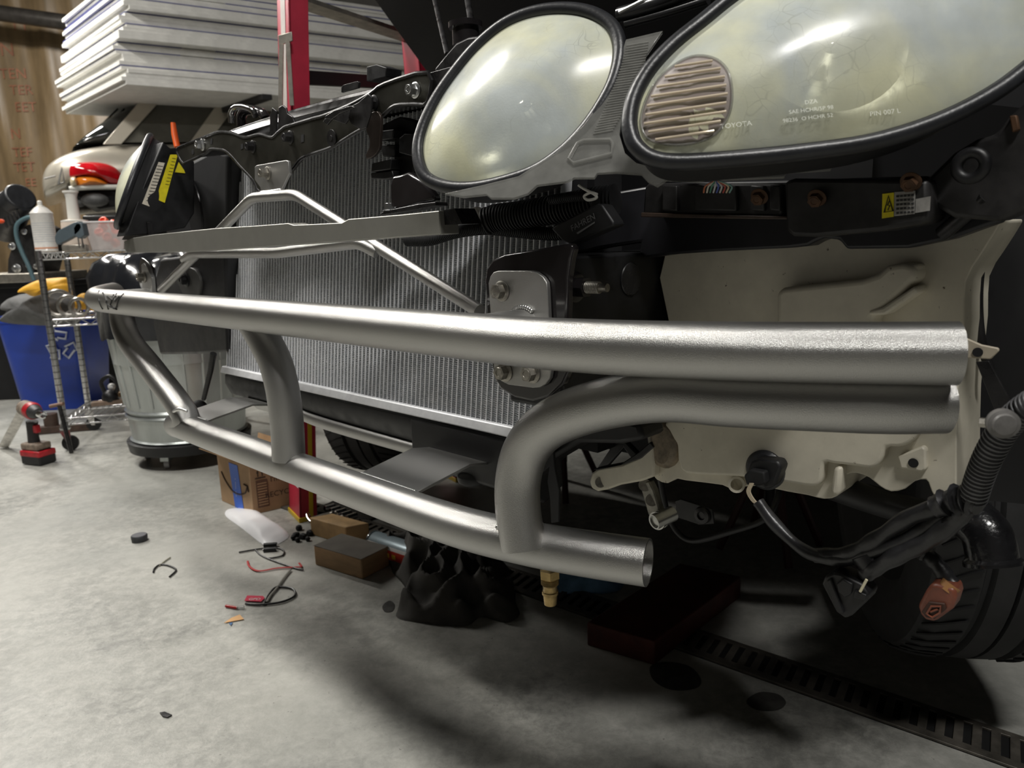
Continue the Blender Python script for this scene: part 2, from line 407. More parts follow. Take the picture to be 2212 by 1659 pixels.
# brace rods
def rounded(pts, rad=0.02, k=5):
    out = [V(pts[0])]
    for i in range(1, len(pts) - 1):
        a, b, c = V(pts[i - 1]), V(pts[i]), V(pts[i + 1]); d1 = (a - b).normalized(); d2 = (c - b).normalized()
        p, q = b + d1 * rad, b + d2 * rad
        for j in range(k + 1):
            t = j / k; out.append(p * (1 - t) ** 2 + b * 2 * t * (1 - t) + q * t * t)
    out.append(V(pts[-1])); return out
b1 = rounded([W(2 * UC - 0.655, 0.598, 0.722), pn(545, 427, 0.606), pn(638, 420, 0.606), pn(1036, 672, 0.598)], 0.018)
obj('brace_rod', G().tube(b1, 0.0085, 20), steel, bumper)
b2 = rounded([pn(398, 560, 0.60), pn(418, 548, 0.59), pn(600, 546, 0.588), pn(775, 524, 0.588), pn(815, 545, 0.60)], 0.012)
obj('brace_rod', G().tube(b2, 0.0085, 20), steel, bumper)
# lower flat brackets welded to the lower tube
def plate(name, px, n0, off, mat=steel2, par=bumper, bev=0.0006):
    return obj(name, G().prism([pn(a, b, n0) for a, b in px], off), mat, par, bevel=bev)
for (ua, ub) in ((0.745, 0.875), (1.39, 1.50)):
    g = G(); zt = lowz + 0.016
    prof = [(0.562, zt + 0.004), (0.66, zt + 0.020), (0.705, zt + 0.012), (0.72, zt - 0.012)]
    pts = [W(ua, n, z) for n, z in prof] + [W(ua, n, z - 0.004) for n, z in reversed(prof)]
    g.prism(pts, UU * (ub - ua)); obj('radiator_bracket', g, steel2, bumper, bevel=0.0005)
    weld([W(ua + 0.004, 0.565, zt + 0.004), W(ub - 0.004, 0.565, zt + 0.004)], 0.0030)
# marker scribble near the far end
ms = [[(214, 628), (214, 650), (222, 668), (240, 684)], [(222, 632), (230, 650), (234, 668), (246, 682)], [(232, 640), (242, 648), (238, 658), (250, 640)], [(246, 636), (240, 662), (252, 668)], [(252, 634), (248, 650), (258, 640)], [(268, 634), (256, 648), (252, 664), (246, 664)], [(228, 652), (236, 662), (250, 666)]]
farseg = [(a_, b_) for a_, b_ in zip(up_path, up_path[1:]) if car(a_)[0] > 1.45]
for s_ in ms:
    g = G(); q = []
    for a, b in s_:
        d = ray(a, b)
        best = None
        t = 1.2
        for i in range(500):
            p = CAM + d * t
            dd = min((p - (c0 + (c1 - c0) * max(0, min(1, (p - c0).dot(c1 - c0) / (c1 - c0).length_squared)))).length for c0, c1 in farseg)
            if dd < R + 0.0006: best = p; break
            t += max(0.0004, (dd - R) * 0.5)
        if best: q.append(best)
    if len(q) > 1: g.tube(catmull(q, 2), 0.0016, 6); obj('marker_writing', g, ink, bumper, label='black marker scribble on the silver tube')
# ---- cross beam (grille support)
beam = [(268, 521), (285, 514), (330, 507), (465, 493), (560, 487), (622, 482), (634, 486), (738, 481), (752, 473), (870, 463), (948, 455), (952, 506), (870, 512), (760, 520), (560, 534), (400, 545), (276, 546), (268, 538)]
bo = obj('cross_beam', G().prism([pn(a, b, 0.545) for a, b in beam], NN * 0.028), M('dull_silver_paint', (0.34, 0.335, 0.305), 0.4, 0.6, var=0.06, vs=30), X, bevel=0.0012, label='dull silver cross beam')
obj('beam_end', G().prism([pn(a, b, 0.552) for a, b in [(953, 455), (982, 450), (998, 484), (953, 486)]], NN * 0.03), blks, X)
# ---- radiator
u0, u1 = 0.635, 1.583; zb, ztp = 0.545, 1.0
def rad(u, z, back=0.0): return W(u, 0.70 + (z - 0.54) * 0.118 + back, z)
radiator = empty_part('radiator', X, 'bare aluminium radiator')
g = G(); nt_ = 88; pitch = (u1 - u0) / nt_
for i in range(nt_ + 1):
    u = u0 + i * pitch; a, b = rad(u, zb), rad(u, ztp); c = (a + b) / 2
    g.box(c + NN * 0.010, UU * 0.0009, NN * 0.010, (b - a) / 2)
obj('core_tube', g, alu, radiator, ang=20)
g = G(); fp = 0.00155; nf = int((ztp - zb) / fp); hw = pitch / 2 - 0.0009
for i in range(nt_):
    um = u0 + (i + 0.5) * pitch; vs = []; fs = []
    for k in range(nf + 1):
        s_ = hw if k % 2 else -hw
        z = zb + k * fp; p = rad(um + s_, z, 0.0008); vs += [p, p + NN * 0.014]
        if k: fs.append((2 * k - 2, 2 * k - 1, 2 * k + 1, 2 * k))
    g.add(vs, fs)
obj('cooling_fin', g, fin_m, radiator, ang=10)
obj('core_backing', G().prism([rad(u0, zb, 0.022), rad(u1, zb, 0.022), rad(u1, ztp, 0.022), rad(u0, ztp, 0.022)], NN * 0.03), blkm, radiator)
g = G(); g.prism([rad(u1 + 0.012, zb + 0.004, -0.006), rad(u1 + 0.012, zb - 0.010, -0.010), rad(0.66, zb - 0.010, -0.010), rad(0.66, zb + 0.004, -0.006)], NN * 0.03)
obj('bottom_rail', g, alu, radiator, bevel=0.002)
g = G(); g.cbox(u1 - 0.002, u1 + 0.010, 0.725, 0.75, zb, ztp)
obj('side_rail', g, alu, radiator)
g = G(); prof = [(0.695, 0.532), (0.693, 0.512), (0.705, 0.485), (0.75, 0.480), (0.755, 0.532)]
g.prism([W(0.655, n, z) for n, z in prof], UU * 0.93)
obj('lower_tank', g, blk, radiator, bevel=0.003)
g = G(); g.prism([W(0.66, 0.692, 0.53), W(0.66, 0.692, 0.455), W(0.66, 0.72, 0.44), W(0.66, 0.76, 0.455), W(0.66, 0.76, 0.53)], UU * 0.26)
g.ball(W(0.70, 0.70, 0.462), 0.022, 16); g.ball(W(0.79, 0.705, 0.455), 0.018, 16, (1.4, 1.4, .7)); obj('drain_guard', g, blk, radiator, bevel=0.004)
g = G(); g.tube(catmull([W(1.33, 0.70, 0.492), W(1.2, 0.70, 0.478), W(0.88, 0.705, 0.474)], 6), 0.007, 12, flat=1.6); obj('lower_lip', g, steel2, radiator)
g = G(); g.cbox(0.62, 1.60, 0.765, 0.83, 0.99, 1.03); g.cbox(0.63, 1.59, 0.80, 0.86, 0.50, 1.02); obj('fan_shroud', g, blkm, radiator)
# ---- upper support (stamped black steel)
sup = empty_part('radiator_support', X, 'worn black stamped steel support')
NS = 0.632
sp = [(383, 322), (402, 312), (442, 296), (473, 285), (503, 288), (529, 297), (561, 290), (587, 297), (599, 288), (615, 275), (630, 270), (680, 255), (702, 249), (760, 225), (801, 202), (832, 181), (925, 157), (924, 220), (895, 225), (854, 228), (829, 248), (799, 273), (778, 281), (740, 304), (715, 319), (677, 332), (652, 342), (637, 360), (621, 380), (609, 411), (563, 415), (548, 390), (520, 360), (500, 337), (487, 326), (473, 323), (455, 322), (445, 331), (402, 351), (396, 352), (387, 339)]
def smooth_px(pts, k=3): return [(p.x, p.y) for p in catmull([(a, b, 0) for a, b in pts], k, True)]
obj('stamped_panel', G().prism([pn(a, b, NS) for a, b in smooth_px(sp, 3)], NN * 0.006), M('olive_black_steel', (0.065, 0.063, 0.052), 0.33, 0.7, var=0.25, vs=14, rvar=0.08), sup, bevel=0.0018, ang=50)
g = G(); g.tube([pn(a, b, NS + 0.001) for a, b in smooth_px(sp, 3)], 0.0028, 8, closed=True); obj('panel_edge', g, blks, sup)
obj('side_panel', G().prism([pn(a, b, NS + 0.004) for a, b in [(928, 156), (1015, 132), (1050, 110), (1010, 160), (975, 212), (955, 240), (940, 216), (928, 221)]], NN * 0.006), blks, sup, bevel=0.001)
# ledge above the panel
g = G()
ua, ub = 0.70, 1.50
prof = [(0.640, 0.985), (0.650, 0.998), (0.672, 1.000), (0.676, 1.010), (0.690, 1.012), (0.694, 1.004), (0.71, 1.006), (0.716, 1.018), (0.735, 1.020), (0.742, 1.008), (0.765, 1.008), (0.765, 0.990), (0.66, 0.975)]
def hh(u): return 0.012 * (1 - ((u - 1.14) / 0.42) ** 2)
n_ = 14; o = []
for i in range(n_ + 1):
    u = ua + (ub - ua) * i / n_; o += [W(u, a, b + 0.004 + hh(u) - 0.012 * 0) for a, b in prof]
fs = []
m_ = len(prof)
for i in range(n_):
    for k in range(m_):
        a = i * m_ + k; b = i * m_ + (k + 1) % m_; fs.append((a, b, b + m_, a + m_))
g.add(o, fs + [tuple(range(m_)), tuple(reversed(range(n_ * m_, n_ * m_ + m_)))])
obj('top_ledge', g, M('shiny_black_steel', (0.05, 0.048, 0.047), 0.2, 0.75, var=0.4, vs=30, rvar=0.08), sup, bevel=0.001, ang=50)
raised = [(938, 148), (962, 118), (985, 92), (1010, 80), (1060, 72), (1100, 62), (1120, 50), (1090, 100), (1040, 140), (940, 165)]
obj('raised_corner', G().prism([pn(a, b, 0.70) for a, b in raised], NN * 0.05), blks, sup, bevel=0.003)
obj('filler_cap', G().lathe(pn(1007, 98, 0.76), ZZ, [(0, 0.019), (0.022, 0.019), (0.0225, 0.024), (0.030, 0.024), (0.031, 0.021)]), blkg, sup)
obj('rubber_block', G().prism([pn(a, b, 0.72) for a, b in [(792, 144), (813, 139), (834, 146), (833, 166), (792, 176)]], NN * 0.03), blk, sup, bevel=0.001)
obj('small_tab', G().prism([pn(a, b, 0.66) for a, b in [(737, 189), (742, 183), (772, 175), (775, 178), (773, 190), (737, 200)]], NN * 0.004), blks, sup, bevel=0.0005)
for (a, b, r, mt) in ((897, 195, 0.0075, zinc), (808, 222, 0.0075, blks), (546, 317, 0.0078, blks), (627, 297, 0.0078, blks), (437, 313, 0.0082, zinc)):
    obj('bolt', G().hexbolt(pn(a, b, NS - 0.0005), -NN, r, 0.010), mt, sup)
for q in ([(650, 291), (656, 290), (656, 306), (650, 308)], [(520, 311), (525, 310), (525, 321), (520, 323)], [(455, 300), (459, 299), (458, 311), (454, 312)]):
    obj('slot', G().prism([pn(a, b, NS - 0.0006) for a, b in q], NN * 0.0005), blkm, sup)
obj('slot', G().lathe(pn(416, 328, NS - 0.0006), NN, [(0, 0.005), (0.0004, 0.005)]), blkm, sup)
obj('slot', G().lathe(pn(716, 298, NS - 0.0016), -NN, [(0, 0.012), (0.0008, 0.0115), (0.0009, 0.004), (0.002, 0.0035)]), blks, sup)
lat = [[(697, 262), (712, 245), (735, 240), (748, 228), (765, 230), (757, 252), (745, 268), (728, 262), (716, 258), (706, 270)], [(757, 230), (775, 220), (795, 202), (803, 210), (800, 245), (790, 276), (779, 280), (758, 268), (752, 255)], [(700, 256), (704, 249), (722, 238), (758, 228), (766, 232), (735, 244), (716, 258)]]
for i, q in enumerate(lat): obj('latch_bracket', G().prism([pn(a, b, NS - 0.012 - 0.006 * i) for a, b in q], NN * 0.003), blks, sup, bevel=0.0008)
for q in ([(582, 292), (583, 250), (588, 232), (597, 240), (596, 286)], [(600, 285), (602, 232), (610, 227), (617, 233), (620, 245), (631, 252), (637, 268), (612, 278)]):
    obj('latch_plate', G().prism([pn(a, b, NS + 0.004) for a, b in q], NN * 0.003), blks, sup, bevel=0.0008)
hk = catmull([pn(a, b, 0.70) for a, b in [(500, 266), (500, 245), (508, 233), (525, 231), (545, 238), (552, 250)]], 6)
obj('cable_guide', G().tube(hk, 0.006, 14), chrome, sup); obj('cable_guide', G().tube([p + NN * 0.02 - ZZ * .004 for p in hk], 0.009, 14), blkg, sup)
strap = [(808, 240), (818, 244), (822, 262), (820, 300), (818, 322), (806, 338), (792, 343), (790, 333), (797, 318), (798, 300), (790, 280), (795, 262), (796, 248)]
obj('curved_strap', G().prism([pn(a, b, 0.625) for a, b in smooth_px(strap, 2)], NN * 0.005), M('brown_black_steel', (0.05, 0.038, 0.032), 0.35, 0.5, var=0.3), sup, bevel=0.001)
# relay blocks beside the small lamp
for q, n0, d in (([(815, 283), (850, 279), (848, 300), (818, 304)], .655, .03), ([(803, 353), (845, 343), (843, 366), (801, 372)], .65, .03), ([(822, 312), (852, 312), (852, 338), (826, 338)], .66, .02), ([(800, 374), (846, 368), (850, 384), (830, 388), (802, 386)], .652, .03), ([(852, 290), (880, 288), (895, 300), (893, 375), (850, 378)], .67, .03), ([(862, 298), (874, 288), (905, 290), (900, 340), (880, 335), (861, 330)], .65, .02), ([(840, 262), (862, 252), (895, 262), (925, 275), (905, 300), (850, 300), (815, 275)], .675, .02)):
    obj('relay_block', G().prism([pn(a, b, n0) for a, b in q], NN * d), blk, sup, bevel=0.0015)
brk = [(843, 450), (842, 400), (848, 380), (862, 378), (880, 372), (915, 395), (935, 420), (940, 432), (905, 440), (865, 452)]
obj('lamp_bracket', G().prism([pn(a, b, 0.61) for a, b in brk], NN * 0.012), blkg, sup, bevel=0.003)
obj('lamp_bracket', G().prism([pn(a, b, 0.605) for a, b in [(820, 462), (830, 455), (905, 440), (940, 436), (942, 444), (870, 458), (822, 466)]], NN * 0.02), blks, sup, bevel=0.001)
obj('bolt', G().hexbolt(pn(841, 456, 0.61), ZZ, 0.0068, 0.008), zinc, sup)
# ---- headlamps
def lens_material():
    m = bpy.data.materials.new('hazed_lens'); m.use_nodes = True; nt = m.node_tree; N = nt.nodes; L = nt.links
    b = N['Principled BSDF']; b.inputs['Roughness'].default_value = 0.5; b.inputs['Coat Weight'].default_value = 1.0; b.inputs['Coat Roughness'].default_value = 0.22
    tc = N.new('ShaderNodeTexCoord')
    n1 = N.new('ShaderNodeTexNoise'); n1.inputs['Scale'].default_value = 9; n1.inputs['Detail'].default_value = 5; n1.inputs['Distortion'].default_value = 0.6; L.new(tc.outputs['Object'], n1.inputs[0])
    r = N.new('ShaderNodeValToRGB'); L.new(n1.outputs[0], r.inputs[0])
    r.color_ramp.elements[0].position = 0.35; r.color_ramp.elements[0].color = (0.66, 0.72, 0.72, 1)
    r.color_ramp.elements[1].position = 0.66; r.color_ramp.elements[1].color = (0.92, 0.92, 0.66, 1)
    LASTCOL = r.outputs[0]
    vo = N.new('ShaderNodeTexVoronoi'); vo.feature = 'DISTANCE_TO_EDGE'; vo.inputs['Scale'].default_value = 70
    dn_ = N.new('ShaderNodeTexNoise'); dn_.inputs['Scale'].default_value = 14; L.new(tc.outputs['Object'], dn_.inputs[0])
    mixv = N.new('ShaderNodeMix'); mixv.data_type = 'VECTOR'; mixv.inputs[0].default_value = 0.08; L.new(tc.outputs['Object'], mixv.inputs[4]); L.new(dn_.outputs[1], mixv.inputs[5]); L.new(mixv.outputs[1], vo.inputs[0])
    ck = N.new('ShaderNodeMapRange'); ck.inputs[1].default_value = 0.035; ck.inputs[2].default_value = 0.0; L.new(vo.outputs[0], ck.inputs[0])
    mk = N.new('ShaderNodeMapRange'); mk.inputs[1].default_value = 0.52; mk.inputs[2].default_value = 0.70; mk.inputs[4].default_value = 0.5; L.new(dn_.outputs[0], mk.inputs[0])
    mu = N.new('ShaderNodeMath'); mu.operation = 'MULTIPLY'; L.new(ck.outputs[0], mu.inputs[0]); L.new(mk.outputs[0], mu.inputs[1])
    mc_ = N.new('ShaderNodeMix'); mc_.data_type = 'RGBA'; L.new(mu.outputs[0], mc_.inputs[0]); L.new(LASTCOL, mc_.inputs[6]); mc_.inputs[7].default_value = (0.30, 0.31, 0.27, 1); L.new(mc_.outputs[2], b.inputs['Base Color'])
    ns = N.new('ShaderNodeTexNoise'); ns.inputs['Scale'].default_value = 420; L.new(tc.outputs['Object'], ns.inputs[0])
    bp = N.new('ShaderNodeBump'); bp.inputs['Strength'].default_value = 0.12; bp.inputs['Distance'].default_value = 0.0008; L.new(ns.outputs[0], bp.inputs['Height']); L.new(bp.outputs[0], b.inputs['Normal'])
    tr = N.new('ShaderNodeBsdfTransparent'); tr.inputs[0].default_value = (0.95, 0.95, 0.86, 1); mx = N.new('ShaderNodeMixShader')
    n3 = N.new('ShaderNodeTexNoise'); n3.inputs['Scale'].default_value = 16; n3.inputs['Detail'].default_value = 8; L.new(tc.outputs['Object'], n3.inputs[0])
    mr = N.new('ShaderNodeMapRange'); mr.inputs[1].default_value = 0.35; mr.inputs[2].default_value = 0.7; mr.inputs[3].default_value = 0.60; mr.inputs[4].default_value = 0.86; L.new(n3.outputs[0], mr.inputs[0])
    L.new(mr.outputs[0], mx.inputs[0]); L.new(tr.outputs[0], mx.inputs[1]); L.new(b.outputs[0], mx.inputs[2]); L.new(mx.outputs[0], N['Material Output'].inputs[0])
    return m
lensm = lens_material()
reflm = M('lamp_reflector', (0.85, 0.85, 0.78), 0.35, 0.85, bump=0.5, bs=34)
def yn(yaw, tilt):
    y, t = math.radians(yaw), math.radians(tilt)
    return (-NN * math.cos(y) - UU * math.sin(y)) * math.cos(t) + ZZ * math.sin(t)
def dome(outline, N, bulge, rings=14, inset=1.0, sign=1, pw=2.0):
    c = sum(outline, V()) / len(outline); g = G(); n = len(outline); vs = []; fs = []
    for i in range(rings):
        t = 1 - i / rings
        for p in outline: vs.append(c + (p - c) * t * inset + N * sign * bulge * (1 - t ** pw))
    vs.append(c + N * sign * bulge)
    for i in range(rings - 1):
        for k in range(n):
            a = i * n + k; b = i * n + (k + 1) % n; fs.append((a, b, b + n, a + n))
    for k in range(n): fs.append(((rings - 1) * n + k, (rings - 1) * n + (k + 1) % n, rings * n))
    g.add(vs, fs); return g, c
def headlamp(px, P0, N, gr, bulge, mirror=False, detail=0, shrink=0.93):
    pts = [pp(a, b, P0, N) for a, b in smooth_px(px, 5)]
    c = sum(pts, V()) / len(pts)
    ctr = [c + (p - c) * (1 - gr / (p - c).length) for p in pts]
    if mirror:
        ctr = [mir(p) for p in ctr]; u_, n__, z_ = N.dot(UU), N.dot(NN), N.z; N = -UU * u_ + NN * n__ + ZZ * z_
    return ctr, N
def build_lamp(name, px, P0, N, gr, bulge, mirror=False, label=None):
    part = empty_part(name, X, label)
    ctr, N2 = headlamp(px, P0, N, gr, bulge, mirror)
    g, c = dome([p - N2 * 0.002 for p in ctr], N2, bulge, 16, 0.99); obj('lens', g, lensm, part, ang=80, label='yellowed hazy clear lens')
    obj('gasket', G().tube(ctr, gr, 20, closed=True), rubber, part, label='grey-black rubber gasket')
    cc = sum(ctr, V()) / len(ctr)
    g, _ = dome([p - N2 * 0.012 for p in ctr], N2, 0.07, 12, 0.96, -1, 3.0); obj('reflector', g, reflm, part, ang=80)
    # housing cup behind
    n = len(ctr); vs = []; fs = []
    for d, s_ in ((0.004, 1.0), (0.05, 0.93), (0.10, 0.6)):
        vs += [cc + (p - cc) * s_ - N2 * d for p in ctr]
    for i in range(2):
        for k in range(n): a = i * n + k; b = i * n + (k + 1) % n; fs.append((a, b, b + n, a + n))
    fs.append(tuple(range(2 * n, 3 * n))); obj('housing', G().add(vs, fs), blkm, part)
    return part, ctr, N2, cc
small = [(1195, 8), (1262, 10), (1312, 28), (1343, 58), (1354, 105), (1342, 170), (1312, 232), (1270, 292), (1220, 342), (1160, 382), (1090, 406), (1020, 419), (960, 416), (915, 397), (896, 365), (892, 320), (906, 268), (935, 208), (975, 150), (1020, 97), (1075, 50), (1130, 22)]
NA = yn(20, 24); PA = pn(1120, 210, 0.60)
sl, sctr, sN, sc_ = build_lamp('inner_headlamp', small, PA, NA, 0.0072, 0.030, label='smaller hazy oval headlamp nearer the radiator')
fl_, fctr, fN, fc_ = build_lamp('far_headlamp', small, PA, NA, 0.0072, 0.030, mirror=True, label='hazy oval headlamp at the far end, seen edge-on')
big = [(1343, 262), (1350, 222), (1368, 180), (1395, 140), (1440, 92), (1500, 42), (1565, -12), (1650, -70), (1760, -120), (1900, -155), (2060, -165), (2210, -140), (2310, -80), (2345, 0), (2300, 90), (2220, 165), (2150, 215), (2060, 263), (1960, 302), (1850, 330), (1700, 349), (1560, 358), (1450, 361), (1392, 351), (1358, 324), (1345, 292)]
NB = yn(36, 22); PB = pn(1390, 250, 0.565)
bl, bctr, bN, bc_ = build_lamp('outer_headlamp', big, PB, NB, 0.0072, 0.034, label='larger hazy oval headlamp with an amber-striped indicator inside')
bt = lambda a, b, d=0.0: pp(a, b, PB, NB) - NB * d
# indicator bowl inside the big lamp
ind = [(1385, 268), (1392, 225), (1415, 180), (1450, 145), (1495, 122), (1540, 125), (1570, 150), (1581, 195), (1575, 245), (1545, 290), (1495, 310), (1440, 312), (1400, 300)]
def lens_pt(a, b, extra=0.0008):
    base = bt(a, b)
    for _ in range(3):
        k = max(range(len(bctr)), key=lambda i: (bctr[i] - bc_).normalized().dot((base - bc_).normalized()))
        f = (base - bc_).length / ((bctr[k] - bc_).length * 0.99); lift = -0.002 + 0.034 * (1 - min(1, f) ** 2)
        d = ray(a, b); P = CAM + d * ((PB + bN * (lift + extra) - CAM).dot(bN) / d.dot(bN)); base = P - bN * (lift + extra)
    return P
ip = [lens_pt(a, b) for a, b in smooth_px(ind, 4)]
obj('indicator_rim', G().tube(ip, 0.0013, 10, closed=True), clearp, bl)
g, _ = dome([p - bN * 0.0004 for p in ip], bN, 0.0062, 6, pw=2.0); obj('indicator_lens', g, M('indicator_plastic', (0.40, 0.34, 0.335), 0.35, alpha=0.72, coat=0.5), bl, ang=80, label='pale pinkish striped indicator lens')
stripe = M('indicator_stripe', (0.80, 0.68, 0.52), 0.25, 0.3)
def inside(x, yy):
    c = False; q = ind
    for i in range(len(q)):
        (x1, y1), (x2, y2) = q[i], q[i - 1]
        if (y1 > yy) != (y2 > yy) and x < (x2 - x1) * (yy - y1) / (y2 - y1) + x1: c = not c
    return c
for k in range(10):
    y = 140 + k * 19; sl_ = -0.15
    ins = [x for x in range(1380, 1590, 3) if inside(x, y + sl_ * (x - 1480))]
    if len(ins) > 6:
        g = G(); m5 = [ins[2 + int((len(ins) - 5) * j / 6)] for j in range(7)]
        g.tube([lens_pt(x, y + sl_ * (x - 1480), 0.0035) for x in m5], 0.0012, 8); obj('indicator_stripe', g, stripe, bl)
# inner main-beam bowl
mc = pp(1800, 90, PB, NB)
x_, y__, d_ = frame_of(bN)
g, _ = dome([mc - bN * 0.006 + (x_ * math.cos(t) + y__ * math.sin(t)) * 0.062 for t in [2 * math.pi * i / 40 for i in range(40)]], bN, 0.045, 10, 1.0, -1, 2.0); obj('beam_bowl', g, reflm, bl, ang=80)
obj('bulb_shield', G().lathe(mc - bN * 0.045, bN, [(0, 0.008), (0.03, 0.011), (0.04, 0.008), (0.043, 0.002)]), chrome, bl)
sc2 = pp(1125, 215, PA, NA)
obj('bulb_shield', G().lathe(sc2 - sN * 0.06, sN, [(0, 0.012), (0.03, 0.014), (0.05, 0.009), (0.053, 0.002)]), chrome, sl)
etch = M('moulded_lettering', (0.80, 0.82, 0.72), 0.4, alpha=0.6)
xd = (bt(1800, 262) - bt(1700, 268)).normalized(); yd = (bt(1750, 200) - bt(1750, 250)).normalized()
def lens_text(s, a, b, size):
    P = lens_pt(a, b, 0.0022); xd_ = bt(a + 50, b - 6) - bt(a - 50, b + 6); yd_ = bt(a, b - 20) - bt(a, b + 20)
    text('lens_lettering', s, P, xd_, yd_, size, etch, bl, thick=0.0)
lens_text('DZA', 1752, 220, 0.0048); lens_text('SAE HCHR/5P 98', 1752, 237, 0.0048); lens_text('98236  O HCHR 52', 1745, 255, 0.0048)
lens_text('TOYOTA', 1590, 270, 0.0062); lens_text('PIN 007 L', 1912, 243, 0.0058)
# clear ribbed housing between and below the lamps
hp = [(1352, 85), (1432, 66), (1395, 120), (1362, 180), (1345, 235), (1338, 290), (1350, 330), (1375, 352), (1440, 368), (1560, 372), (1700, 360), (1835, 340), (1850, 350), (1800, 356), (1795, 366), (1700, 372), (1695, 382), (1560, 388), (1545, 380), (1510, 392), (1440, 388), (1420, 402), (1400, 392), (1385, 376), (1330, 372), (1290, 374), (1284, 384), (1240, 384), (1225, 392), (1160, 400), (1140, 418), (1110, 428), (1060, 428), (1050, 420), (1000, 425), (960, 418), (1040, 400), (1120, 380), (1200, 330), (1260, 270), (1310, 200), (1335, 140)]
NH = yn(28, 23); PH = pn(1300, 330, 0.602)
hq = [pp(a, b, PH, NH) for a, b in hp]
cover = obj('lamp_flange', G().prism(hq, -NH * 0.004), clearp, X, bevel=0.0006, label='clear ribbed plastic flange around the headlamps')
g = G()
for i in range(34):
    t = i / 33; a0 = 1352 - 72 * t ** 1.2; yy = 100 + 190 * t
    pa, pb = pp(a0 + 2, yy, PH, NH), pp(a0 + 58 - 22 * abs(t - 0.4), yy - 8, PH, NH)
    g.tube([pa + NH * 0.0006, pb + NH * 0.0006], 0.0011, 6)
obj('flange_rib', g, clearp, cover)
wp = [(1230, 345), (1248, 312), (1262, 306), (1318, 304), (1325, 312), (1322, 335), (1240, 355)]
wq = [pp(a, b, PH, NH) for a, b in wp]
obj('flange_window', G().tube([p + NH * 0.002 for p in wq], 0.002, 10, closed=True), clearp, cover)
# far lamp stickers and back
f1 = [(343, 350), (356, 352), (323, 446), (307, 440)]
f2 = [(368, 334), (384, 334), (356, 438), (337, 430)]
LP = W(1.60, 0.70, 0.95)
lampback = [(352, 306), (368, 320), (400, 318), (420, 350), (420, 460), (400, 492), (330, 505), (270, 510), (275, 495), (310, 400)]
obj('lamp_back', G().prism([pu(a, b, 1.60) for a, b in lampback], UU * 0.05), blk, fl_, bevel=0.002)
obj('sticker', G().prism([pu(a, b, 1.597) for a, b in f1], UU * 0.001), whs, fl_, label='worn cream printed sticker')
obj('sticker', G().prism([pu(a, b, 1.597) for a, b in f2], UU * 0.001), yel, fl_, label='yellow warning sticker')
obj('sticker', G().prism([pu(a, b, 1.597) for a, b in [(386, 350), (398, 368), (400, 374), (378, 372)]], UU * 0.001), yel, fl_, label='yellow warning sticker')
for i in range(12):
    t = i / 12; a, b = 340 - 26 * t, 358 + 82 * t
    obj('sticker_print', G().tube([pu(a, b, 1.5965), pu(a + 12, b + 1.5, 1.5965)], 0.0006, 5), ink, fl_)
    if i < 9:
        a, b = 372 - 22 * t, 342 + 84 * t; obj('sticker_print', G().tube([pu(a, b, 1.5965), pu(a + 8, b + 1, 1.5965)], 0.0005, 5), ink, fl_)
brf = [(262, 518), (275, 500), (290, 480), (306, 470), (318, 480), (322, 516), (300, 520)]
obj('far_lamp_bracket', G().prism([pn(a, b, 0.575) for a, b in brf], NN * 0.01), blks, X, bevel=0.001)
obj('bolt', G().hexbolt(pn(281, 508, 0.57), ZZ, 0.008, 0.008), zinc, X)
# ---- frame rail and bracket beside the near plate
zt = pu(1320, 548, 0.53).z
rail = obj('frame_rail', G().cbox(0.53, 0.615, 0.612, 0.98, 0.61, zt), blk, X, bevel=0.004)
bq = [(1046, 605), (1050, 580), (1064, 560), (1090, 549), (1130, 543), (1180, 534), (1215, 527), (1232, 526), (1238, 536), (1232, 560), (1226, 600), (1224, 690), (1232, 790), (1215, 830), (1185, 858), (1150, 868), (1110, 859), (1080, 840), (1066, 815), (1055, 750)]
obj('rail_bracket', G().prism([pn(a, b, 0.607) for a, b in bq], NN * 0.012), blkg, X, bevel=0.005, bseg=3)
g = G(); c0 = pu(1240, 620, 0.53); g.lathe(c0, -UU, [(0, 0.017), (0.003, 0.017), (0.004, 0.012)]); g.tube([c0, c0 - UU * 0.018], 0.0115, 6); obj('flange_nut', g, blkg, X)
g = G(); g.cyl(c0 - UU * 0.016, c0 - UU * 0.036, 0.006); g.cyl(c0 - UU * 0.036, c0 - UU * 0.046, 0.0045)
for i in range(8): g.lathe(c0 - UU * (0.018 + i * 0.0023), -UU, [(0, 0.006), (0.0008, 0.0068), (0.0016, 0.006)], 16)
obj('threaded_stud', g, zinco, X)
ell = pu(1363, 603, 0.529)
obj('rail_plug', G().lathe(ell, -UU, [(0, 0.020), (0.001, 0.019), (0.0012, 0.001)]), blks, X)
# underside panel, fuse boxes
ap = [(1180, 440), (1440, 395), (2000, 380), (2120, 430), (2160, 478), (2054, 516), (1960, 536), (1828, 538), (1812, 518), (1780, 514), (1760, 522), (1744, 531), (1700, 536), (1547, 543), (1445, 550), (1395, 557), (1380, 545), (1384, 522), (1300, 535), (1236, 548), (1170, 560), (1150, 500)]
obj('apron_panel', G().prism([pn(a, b, 0.765) for a, b in ap], NN * 0.03), M('dark_apron', (0.010, 0.010, 0.013), 0.4, var=0.4, vs=20), X, bevel=0.003)
fb = empty_part('fuse_box', X, 'dusty black fuse box with a yellow warning label')
dusty = M('dusty_black_plastic', (0.022, 0.021, 0.021), 0.45, var=0.6, vs=30, spot=((0.10, 0.08, 0.06), 24, 0.68))
obj('box_body', G().prism([pn(a, b, 0.715) for a, b in [(1693, 392), (1715, 385), (2005, 388), (2006, 470), (1990, 484), (1900, 499), (1760, 512), (1712, 510), (1697, 498)]], NN * 0.055), dusty, fb, bevel=0.006)
